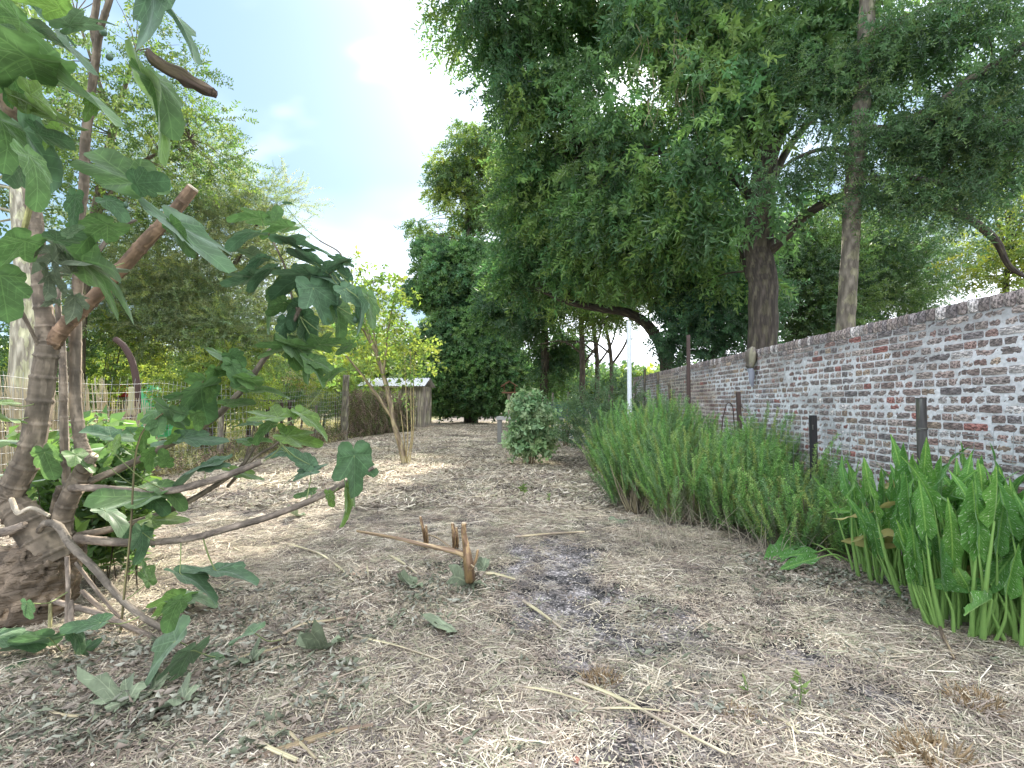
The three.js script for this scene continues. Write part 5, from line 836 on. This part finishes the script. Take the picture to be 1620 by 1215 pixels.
{ // reed screen leaning on the fence
  const t = thing('reed_screen', 'leaning screen of pale dry reeds behind the fig at far left', 'screen', G(FENCEX - 0.2, 8.2)), g = [];
  for (let i = 0; i < 520; i++) { const z = -6.2 - 4.4 * rnd(), h = R(1.35, 2.0) - (z < -9.4 ? 0.4 : 0), b = V3(FENCEX - 0.12 + gauss() * 0.05, 0, z), l = 0.16 + gauss() * 0.09; g.push(limb([b, b.clone().add(V3(gauss() * 0.04, h * 0.5, l * 0.45)), b.clone().add(V3(gauss() * 0.06, h, l))], [0.009, 0.008, 0.005], { seg: 4, step: 0.6, rough: 0 })); }
  part('reed', merged(g), std({ color: lin(0.50, 0.43, 0.29), roughness: 0.8 }), t, 'stuff');
  for (const y of [0.5, 1.2]) part('binding_wire', mesh([[V3(FENCEX - 0.08, y, -6.2), V3(FENCEX - 0.08, y + 0.05, -10.6)]], 0.006), rusty, t);
}
{ const d = 10.6, P = (x, y) => at(x, y, d), b = P(212, 740); const t = thing('bent_pipe', 'curved dark red rusty pipe arching left above the wire fence', 'pipe', foot(b)); part('pipe', limb([foot(P(213, 740)), P(215, 690), P(217, 640), P(216, 605), P(208, 570), P(196, 548), P(182, 536)], [0.065, 0.065, 0.065, 0.065, 0.062, 0.06, 0.055], { seg: 12, rough: 0.1 }), std({ color: lin(0.075, 0.042, 0.034), roughness: 0.75, bumpMap: barkBump, bumpScale: 0.006 }), t); part('strap', limb([P(206, 616), P(214, 620), P(222, 617)], [0.02, 0.08, 0.02], { seg: 8, step: 0.03 }), rusty, t); }
{ const d = 10.3, b = at(206, 740, d), e = at(208, 612, d); const t = thing('bamboo_pole', 'pale bamboo pole standing beside the curved rusty pipe', 'pole', foot(b)); part('pole', limb([foot(b), b.clone().lerp(e, 0.5), e], [0.055, 0.052, 0.05], { seg: 10, step: 0.04, knots: 0.4, rough: 0.02 }), std({ color: lin(0.42, 0.40, 0.24), roughness: 0.6 }), t); part('cap', rod(at(206, 661, d - 0.02), at(210, 656, d - 0.02), 0.06), rusty, t); }
// ---------------------------------------------------------------- beyond the left fence
{ // bench of a plank on stumps
  const a = at(388, 634, 17), b = at(466, 634, 17.4), t = thing('plank_bench', 'long pale plank bench on dark legs beyond the wire fence', 'bench', V3((a.x + b.x) / 2, 0, (a.z + b.z) / 2));
  const c = a.clone().lerp(b, 0.5), L = a.distanceTo(b), an = Math.atan2(-(b.z - a.z), b.x - a.x), tr = (g) => W(g.rotateY(an).translate(c.x, 0, c.z)), h = c.y;
  part('plank', tr(new THREE.BoxGeometry(L, 0.06, 0.3).translate(0, h, 0)), std({ color: lin(0.6, 0.57, 0.52), map: barkTone }), t);
  for (const s of [-0.42, -0.05, 0.4]) part('leg', tr(new THREE.BoxGeometry(0.09, h, 0.24).translate(s * L, h / 2 - 0.03, 0)), rusty, t);
}
{ const p = at(240, 608, 19), t = thing('green_tarpaulin', 'bright green tarpaulin humped over something beyond the curved pipe', 'tarpaulin', V3(p.x, 0, p.z)); const g = new THREE.SphereGeometry(0.75, 28, 12, 0, 6.283, 0, 1.6); const q = g.attributes.position; for (let i = 0; i < q.count; i++) q.setXYZ(i, q.getX(i) * (1 + 0.2 * noise(i * 0.31, 2)), q.getY(i) * 2.4 + 0.08 * noise(i * 0.7, 9), q.getZ(i)); g.computeVertexNormals(); part('cover', W(g.translate(p.x, 0.3, p.z)), std({ color: lin(0.06, 0.42, 0.17), roughness: 0.55 }), t); part('rope', mesh([[V3(p.x - 0.8, 0.5, p.z + 0.5), V3(p.x + 0.9, 0.55, p.z + 0.5)]], 0.012), wireMat, t); }
{ const p = at(194, 618, 16), t = thing('red_tub', 'small red tub beyond the wire fence, left of the green tarpaulin', 'tub', V3(p.x, 0, p.z)); part('tub', W(new THREE.LatheGeometry([[0.02, 0], [0.16, 0.01], [0.2, 0.36], [0.215, 0.37], [0.205, 0.34], [0.15, 0.05]].map(([a, b]) => new THREE.Vector2(a, b)), 24).translate(p.x, p.y - 0.2, p.z)), std({ color: lin(0.5, 0.05, 0.04), roughness: 0.4 }), t); part('stand', W(new THREE.BoxGeometry(0.5, p.y - 0.2, 0.4).translate(p.x, (p.y - 0.2) / 2, p.z)), oldWood, t); part('handle', W(new THREE.TorusGeometry(0.16, 0.008, 6, 20, Math.PI).translate(p.x, p.y + 0.16, p.z)), wireMat, t); }
{ // low shed with a pale roof at the end of the left fence
  const d = 31, A = (x, y, z = 0) => at(x, y, d + z), l = A(575, 640), r = A(668, 640), t = thing('garden_shed', 'low garden shed with a pale corrugated roof behind the young tree', 'shed', V3((l.x + r.x) / 2, 0, l.z));
  const cx = (l.x + r.x) / 2, w = r.x - l.x, z = l.z, H = 2.45, wallM = bark(0.33, 0.3, 0.275, 0.01), N = 12;
  for (let i = 0; i < N; i++) { if (i === 5 || i === 6) continue; part('wall_board', W(new THREE.BoxGeometry(w / N - 0.02, H, 0.05).translate(l.x + (i + 0.5) * w / N, H / 2, z + R(0, 0.015))), wallM, t); }
  part('window', W(new THREE.BoxGeometry(w / 6 - 0.1, 0.9, 0.03).translate(l.x + w / 2, 1.55, z)), new THREE.MeshPhysicalMaterial({ color: lin(0.12, 0.18, 0.22), roughness: 0.15 }), t);
  part('sill_wall', W(new THREE.BoxGeometry(w / 6, 1.05, 0.07).translate(l.x + w / 2, 0.52, z)), std({ color: lin(0.5, 0.47, 0.44) }), t);
  for (const x of [l.x, r.x]) part('side_wall', W(new THREE.BoxGeometry(0.06, H, 3).translate(x, H / 2, z - 1.5)), wallM, t);
  part('back_wall', W(new THREE.BoxGeometry(w, H, 0.06).translate(cx, H / 2, z - 3)), wallM, t);
  const roofM = std({ color: lin(0.66, 0.66, 0.68), roughness: 0.6 }), n = 44;
  for (const [a, b, sg] of [[0.5, -1.35, 1], [-1.35, -3.3, -1]]) { const g = new THREE.PlaneGeometry(w + 0.5, 1, n * 2, 2), q = g.attributes.position; for (let i = 0; i < q.count; i++) { const v = q.getY(i) + 0.5, zz = sg > 0 ? mixN(a, b, v) : mixN(a, b, 1 - v); q.setXYZ(i, cx + q.getX(i), H + 0.02 + (sg > 0 ? v : v) * 0.55 + 0.025 * Math.sin(q.getX(i) * 38), z + zz); } g.computeVertexNormals(); part('roof', W(g), roofM, t); }
}
{ // dead creeper hanging in the last bay of the left fence
  const list = [], tones = [lin(0.28, 0.2, 0.15), lin(0.34, 0.26, 0.19), lin(0.2, 0.2, 0.09), lin(0.16, 0.2, 0.07)], c = at(598, 650, 24), t = thing('dead_creeper', 'brown withered creeper hanging on the fence between the end post and the young tree', 'creeper', V3(c.x, 0, c.z));
  for (let i = 0; i < 2100; i++) { const k = rnd(), p = at(552 + 100 * k, 640, 21.5 + 6 * k); list.push([place(V3(p.x + gauss() * 0.25, R(0.05, 2.1), p.z + gauss() * 0.3), V3(gauss() * 0.4, -1 + gauss() * 0.3, gauss() * 0.4).normalize(), R(0.5, 0.9)), pick(tones).clone().multiplyScalar(R(0.7, 1.3))]); }
  copies('dry_leaves', smallSpray[1], leafMat(1, 1, 1, 0.3, { clearcoat: 0 }), list, t);
  const st = []; for (let i = 0; i < 40; i++) { const k = rnd(), p = at(552 + 100 * k, 640, 21.5 + 6 * k); st.push(limb([V3(p.x, 0, p.z), V3(p.x + gauss() * 0.3, 1, p.z), V3(p.x + gauss() * 0.6, R(1.4, 2.2), p.z)], [0.012, 0.01, 0.005], { seg: 4, step: 0.3 })); } part('stems', merged(st), barkGrey, t, 'stuff');
  const low = []; for (let i = 0; i < 420; i++) { const k = rnd(), z = -R(9.5, 25), p = V3(FENCEX + 0.15 + gauss() * 0.3, 0, z); low.push([place(V3(p.x, R(0, 0.35), z), V3(gauss(), 0.7, gauss()).normalize(), R(0.4, 0.9)), pick(tones).clone().multiplyScalar(R(0.6, 1.2))]); }
  const m = copies('dry_weeds', smallSpray[2], leafMat(1, 1, 1, 0.3, { clearcoat: 0 }), low, scene); tag(m, 'low brown dry weeds along the foot of the left fence', 'weeds');
}
{ // bird table under the ivy, and a low stone slab
  const d = 20, p = at(806, 665, d), h = at(806, 622, d).y, t = thing('bird_table', 'wooden bird table on a pale post left of the small bush', 'bird table', V3(p.x, 0, p.z));
  part('post', rod(V3(p.x, -0.05, p.z), V3(p.x, h, p.z), 0.10, 0.09, 8), bark(0.3, 0.26, 0.24, 0.01), t); part('tray', W(new THREE.BoxGeometry(0.55, 0.05, 0.5).translate(p.x, h + 0.02, p.z)), bark(0.24, 0.13, 0.09, 0.01), t);
  for (const s of [-1, 1]) part('roof_board', W(new THREE.BoxGeometry(0.4, 0.03, 0.6).rotateZ(-s * 0.55).translate(p.x + s * 0.15, h + 0.36, p.z)), bark(0.22, 0.12, 0.08, 0.01), t);
  for (const s of [-1, 1]) part('upright', W(new THREE.BoxGeometry(0.04, 0.3, 0.04).translate(p.x + s * 0.2, h + 0.18, p.z)), bark(0.22, 0.12, 0.08, 0.01), t);
  const q = at(800, 662, 19.4); const s = new THREE.BoxGeometry(0.7, 0.12, 0.5, 5, 2, 4), a = s.attributes.position; for (let i = 0; i < a.count; i++) a.setXYZ(i, a.getX(i) + 0.04 * noise(i, 3), a.getY(i) + 0.02 * noise(i, 7), a.getZ(i)); s.computeVertexNormals(); s.translate(q.x, q.y, q.z);
  const bench = thing('stone_seat', 'low pale stone slab on blocks at the foot of the bird table', 'stone slab', V3(q.x, 0, q.z)); part('slab', W(s), std({ color: lin(0.55, 0.53, 0.5) }), bench); for (const k of [-0.22, 0.22]) part('block', W(new THREE.BoxGeometry(0.16, q.y, 0.4).translate(q.x + k, q.y / 2 - 0.05, q.z)), std({ color: lin(0.3, 0.29, 0.27) }), bench);
}
shrub('weed_bush', 'low yellow-green weed in front of the green netting', 'weeds', 893, 672, 17.5, 0.45, 0.3, 0.3, 14, sunny, smallSpray, { size: [0.15, 0.25], per: 120, hang: 0, scale: [0.3, 0.5] });
// ---------------------------------------------------------------- stump, sticks, fallen leaves and tufts on the ground
{
  const f = onGround(742, 914), d = 3.75, A = (x, y, z = 0) => at(x, y, d + z), t = thing('shrub_stump', 'cut-down shrub stump with a thick upright stub and a long lying shoot', 'stump', f), m = bark(0.30, 0.2, 0.13, 0.006), cutM = std({ color: lin(0.66, 0.5, 0.33) });
  const stub = (P, r, o) => { part('stub', limb(P, r, { seg: 9, step: 0.03, rough: 0.12 }), m, t); if (o) { const e = P[P.length - 1]; part('cut_face', W(new THREE.CylinderGeometry(r[r.length - 1] * 0.85, r[r.length - 1] * 0.95, 0.008, 10).rotateZ(R(-0.3, 0.3)).translate(e.x, e.y + 0.002, e.z)), cutM, t); } };
  stub([V3(f.x + 0.01, -0.04, f.z), A(741, 890), A(737, 862), A(734, 845), A(734, 828)], [0.05, 0.036, 0.024, 0.02, 0.018], 1);
  stub([A(742, 902), A(752, 888), A(756, 870)], [0.014, 0.011, 0.009], 1);
  stub([onGround(718, 868), A(718, 850, 0.5), A(716, 828, 0.5)], [0.02, 0.016, 0.014], 1);
  stub([onGround(724, 866), A(723, 848, 0.5), A(722, 835, 0.5)], [0.014, 0.012, 0.01], 1);
  stub([onGround(672, 862), A(670, 840, 0.5), A(665, 818, 0.5)], [0.016, 0.013, 0.011], 1); stub([onGround(676, 862), A(675, 845, 0.5), A(674, 832, 0.5)], [0.014, 0.012, 0.01], 1);
  part('lying_shoot', limb([A(742, 880), A(725, 874), A(700, 868), A(670, 862, 0.1), A(630, 852, 0.25), A(565, 840, 0.5)], [0.024, 0.02, 0.018, 0.016, 0.014, 0.01], { seg: 8, step: 0.04 }), bark(0.36, 0.26, 0.19, 0.004), t);
  part('lying_shoot', limb([A(750, 898, -0.05), A(720, 872, 0.1), A(690, 850, 0.4), A(674, 845, 0.5)], [0.008, 0.008, 0.006, 0.004], { seg: 6, step: 0.05 }), bark(0.36, 0.28, 0.21, 0.004), t);
}
const paleStick = [bark(0.52, 0.46, 0.385, 0.002), bark(0.40, 0.335, 0.28, 0.003), bark(0.25, 0.19, 0.15, 0.004)];
const stick = (label, P, w, k, lift = 0.03) => { const p = P.map(([x, y], i) => { const g = onGround(x, y); g.y = groundY(g.x, g.z) + lift + (i % 2) * 0.006; return g; }); const r = P.map((_, i) => w * 1.45 * (1 - 0.35 * i / P.length)); single('stick', limb(p, r, { seg: 7, step: 0.05, rough: 0.15 }), paleStick[k], label, 'stick'); };
stick('long straight pale stick slanting to the lower right below the dry tuft', [[910, 1086], [985, 1120], [1060, 1160], [1150, 1210]], 0.0065, 0);
stick('pale stick crossing the long slanting one near its upper end', [[928, 1135], [1000, 1134], [1060, 1138]], 0.004, 0);
stick('thin pale stick pointing at the dry tuft from the lower left', [[810, 1092], [870, 1106], [935, 1126]], 0.004, 0);
stick('thick brown stick in the bottom left corner with a forked end', [[385, 1215], [470, 1185], [530, 1165], [590, 1158]], 0.012, 2, 0.02);
stick('pale forked stick under the thick brown one at the bottom edge', [[400, 1180], [430, 1198], [470, 1215]], 0.008, 0);
stick('thin reddish stick lying steeply beside the thick brown one', [[440, 1150], [470, 1180], [500, 1212]], 0.006, 1);
stick('short pale stick at the right edge of the bare earth', [[828, 952], [858, 974], [888, 996]], 0.008, 0);
stick('grey stick lying across the upper rim of the bare earth', [[815, 853], [870, 850], [925, 846]], 0.010, 1);
stick('pale bent stick left of the stump, lying crosswise', [[450, 862], [500, 880], [530, 898], [560, 926]], 0.008, 0);
stick('pale peeled stick pointing at the stump from the left', [[612, 880], [640, 898], [660, 912]], 0.009, 0);
stick('thin pale twig upright in the straw left of the stump', [[580, 895], [582, 915], [584, 930]], 0.005, 0);
stick('short pale stick to the right of the stump foot', [[752, 912], [785, 915], [815, 922]], 0.010, 0);
stick('brown stick standing out of the straw by the tallest arum clump', [[1486, 980], [1490, 1010], [1510, 1050]], 0.008, 2, 0.03);
stick('thin stick on the lawn pointing right, above the bare earth', [[740, 790], [790, 786], [830, 784]], 0.009, 0);
stick('thin grey twig along the lower left straw', [[560, 1012], [630, 1030], [700, 1052]], 0.004, 0);
stick('pale twig by the bottom left corner', [[60, 1130], [110, 1150], [175, 1146]], 0.005, 1);
stick('pale stalk lying steeply below the dead leaves, left of centre', [[508, 1150], [525, 1110], [540, 1085]], 0.004, 0);
stick('thin crooked stick right of the fig roots', [[345, 1062], [400, 1042], [435, 1032], [480, 1015]], 0.008, 1, 0.03);
stick('greenish cut shoot reaching from the fig roots into the straw', [[445, 1015], [480, 1000], [520, 990], [548, 985]], 0.007, 1, 0.04);
stick('small pale stick in the straw at right, below the arum clump', [[1305, 952], [1312, 930], [1318, 915]], 0.004, 0);
stick('pale broken stalk in the lower right straw', [[1215, 1138], [1240, 1150], [1265, 1172]], 0.006, 0);
const fallen = (label, x0, y0, x1, y1, k) => { const p = onGround(x0, y0), q = onGround(x1, y1); p.y = groundY(p.x, p.z) + 0.035; q.y = groundY(q.x, q.z) + 0.04; const { m, L } = leafFrame(p, q, 0.6, 0.9); const o = part(numbered('fallen_leaf'), wiltShape[k], wiltMat, null); o.quaternion.setFromRotationMatrix(m); o.scale.setScalar(L); o.position.copy(p); scene.add(o); tag(o, label, 'leaf'); };
fallen('curled pale dead leaf just below the stump', 745, 932, 695, 945, 0);
fallen('shrivelled grey-green leaf left of the stump foot', 655, 932, 615, 945, 1);
fallen('upright pale green dead leaf below the stump', 722, 1005, 722, 975, 2);
fallen('wilted leaf lying behind the stump', 765, 905, 725, 900, 3);
fallen('large crumpled pale leaf at lower left centre', 515, 1030, 480, 1070, 1);
fallen('flat dead leaf among the fig shoots', 400, 1055, 360, 1045, 0);
fallen('crumpled whitish leaf below the lowest fig leaf', 378, 1050, 345, 1068, 2);
fallen('grey withered leaf in front of the fig stump', 240, 1110, 180, 1100, 3);
fallen('grey withered leaf beside the hanging pale root end', 200, 1130, 140, 1120, 1);
fallen('withered leaf at the foot of the hanging fig shoots', 290, 1125, 235, 1118, 0);
fallen('pale papery leaf on the straw left of the rosemary foot', 985, 828, 965, 838, 2);
fallen('pale dead leaf at the right edge of the straw', 1570, 1052, 1600, 1066, 2);
fallen('wilted leaf under the branch end', 470, 820, 450, 828, 1);
// tufts of dry grass
function tuft(n, h, r, w) { const P = [], I = []; for (let i = 0; i < n; i++) { const a = R(0, 6.283), q = Math.sqrt(rnd()) * r, d = V3(Math.cos(a) * R(0.2, 1.1) + gauss() * 0.6, R(0.15, 1), Math.sin(a) * R(0.2, 1.1) + gauss() * 0.6).normalize(); addLeaf(P, I, V3(Math.cos(a) * q, 0, Math.sin(a) * q), d, across(d), h * R(0.5, 1.2), w, 0.1, 0.3); } return geometry(P, I); }
const tuftMat = std({ color: lin(0.42, 0.30, 0.17) });
for (const [x, y, s, l] of [[950, 1082, 1, 'brown dry grass tuft in the lower middle of the straw'], [1170, 1138, 0.8, 'brown dry grass tuft right of the long slanting stick'], [1475, 1200, 1.3, 'big reddish dry grass tuft at the bottom edge on the right'], [1545, 1118, 1.1, 'brown dry grass tuft near the right edge'], [1400, 1205, 0.6, 'small pale dry tuft at the bottom, left of the big reddish one']]) { const p = onGround(x, y); const m = part(numbered('grass_tuft'), tuft(240, 0.07, 0.09, 0.0032), tuftMat, null); m.position.set(p.x, groundY(p.x, p.z), p.z); m.scale.setScalar(s); scene.add(m); tag(m, l, 'grass tuft'); }
// green weeds in the straw
const weedMat = leafMat(0.24, 0.34, 0.1, 0.4);
for (const [x, y, h, l] of [[1265, 1118, 0.16, 'single green weed stalk in the lower right straw'], [828, 790, 0.3, 'small yellow-green weed on the lawn right of the stump'], [1180, 1105, 0.09, 'small green seedling left of the single green stalk'], [868, 800, 0.16, 'faint green weed beside the yellow-green one']]) {
  const p = onGround(x, y), t = thing('green_weed', l, 'weed', V3(p.x, groundY(p.x, p.z), p.z)); part('stem', limb([p, p.clone().add(V3(0.01, h * 0.5, 0)), p.clone().add(V3(0, h, 0.01))], [0.004, 0.003, 0.002], { seg: 5, step: 0.03 }), weedMat, t);
  const P = [], I = []; for (let i = 0; i < 12; i++) { const d = V3(gauss(), R(0.1, 0.8), gauss()).normalize(); addLeaf(P, I, V3(p.x, h * R(0.3, 1), p.z), d, across(d), h * R(0.25, 0.45), h * 0.16, 0.2, 0.2); } part('leaves', W(geometry(P, I)), weedMat, t);
}
{ // crumbs of brick in the soil
  const g = new THREE.IcosahedronGeometry(0.014, 1), q = g.attributes.position; for (let i = 0; i < q.count; i++) { const n = 0.7 + 0.6 * noise(q.getX(i) * 90, q.getY(i) * 90, q.getZ(i) * 90); q.setXYZ(i, q.getX(i) * n * 1.3, q.getY(i) * n * 0.8, q.getZ(i) * n); } g.computeVertexNormals();
  [[748, 1082, 'reddish brick crumb in the straw at the lower middle'], [600, 1040, 'orange brick crumb left of the lower middle'], [912, 1205, 'pinkish brick crumb at the bottom edge'], [560, 912, 'red brick crumb left of the stump'], [1310, 1015, 'flat pale stone on the dark bare spot at right']].forEach(([x, y, l], i) => { const p = onGround(x, y), m = part(numbered(i === 4 ? 'pale_stone' : 'brick_crumb'), g, std({ color: i === 4 ? lin(0.6, 0.58, 0.56) : lin(0.48, 0.2, 0.14), roughness: 1 }), null); m.position.set(p.x, groundY(p.x, p.z) + 0.012, p.z); m.rotation.y = i; m.scale.set(i === 4 ? 1.6 : 1, i === 4 ? 0.5 : 1, 1); scene.add(m); tag(m, l, i === 4 ? 'stone' : 'brick crumb'); });
}
renderer.render(scene, camera);
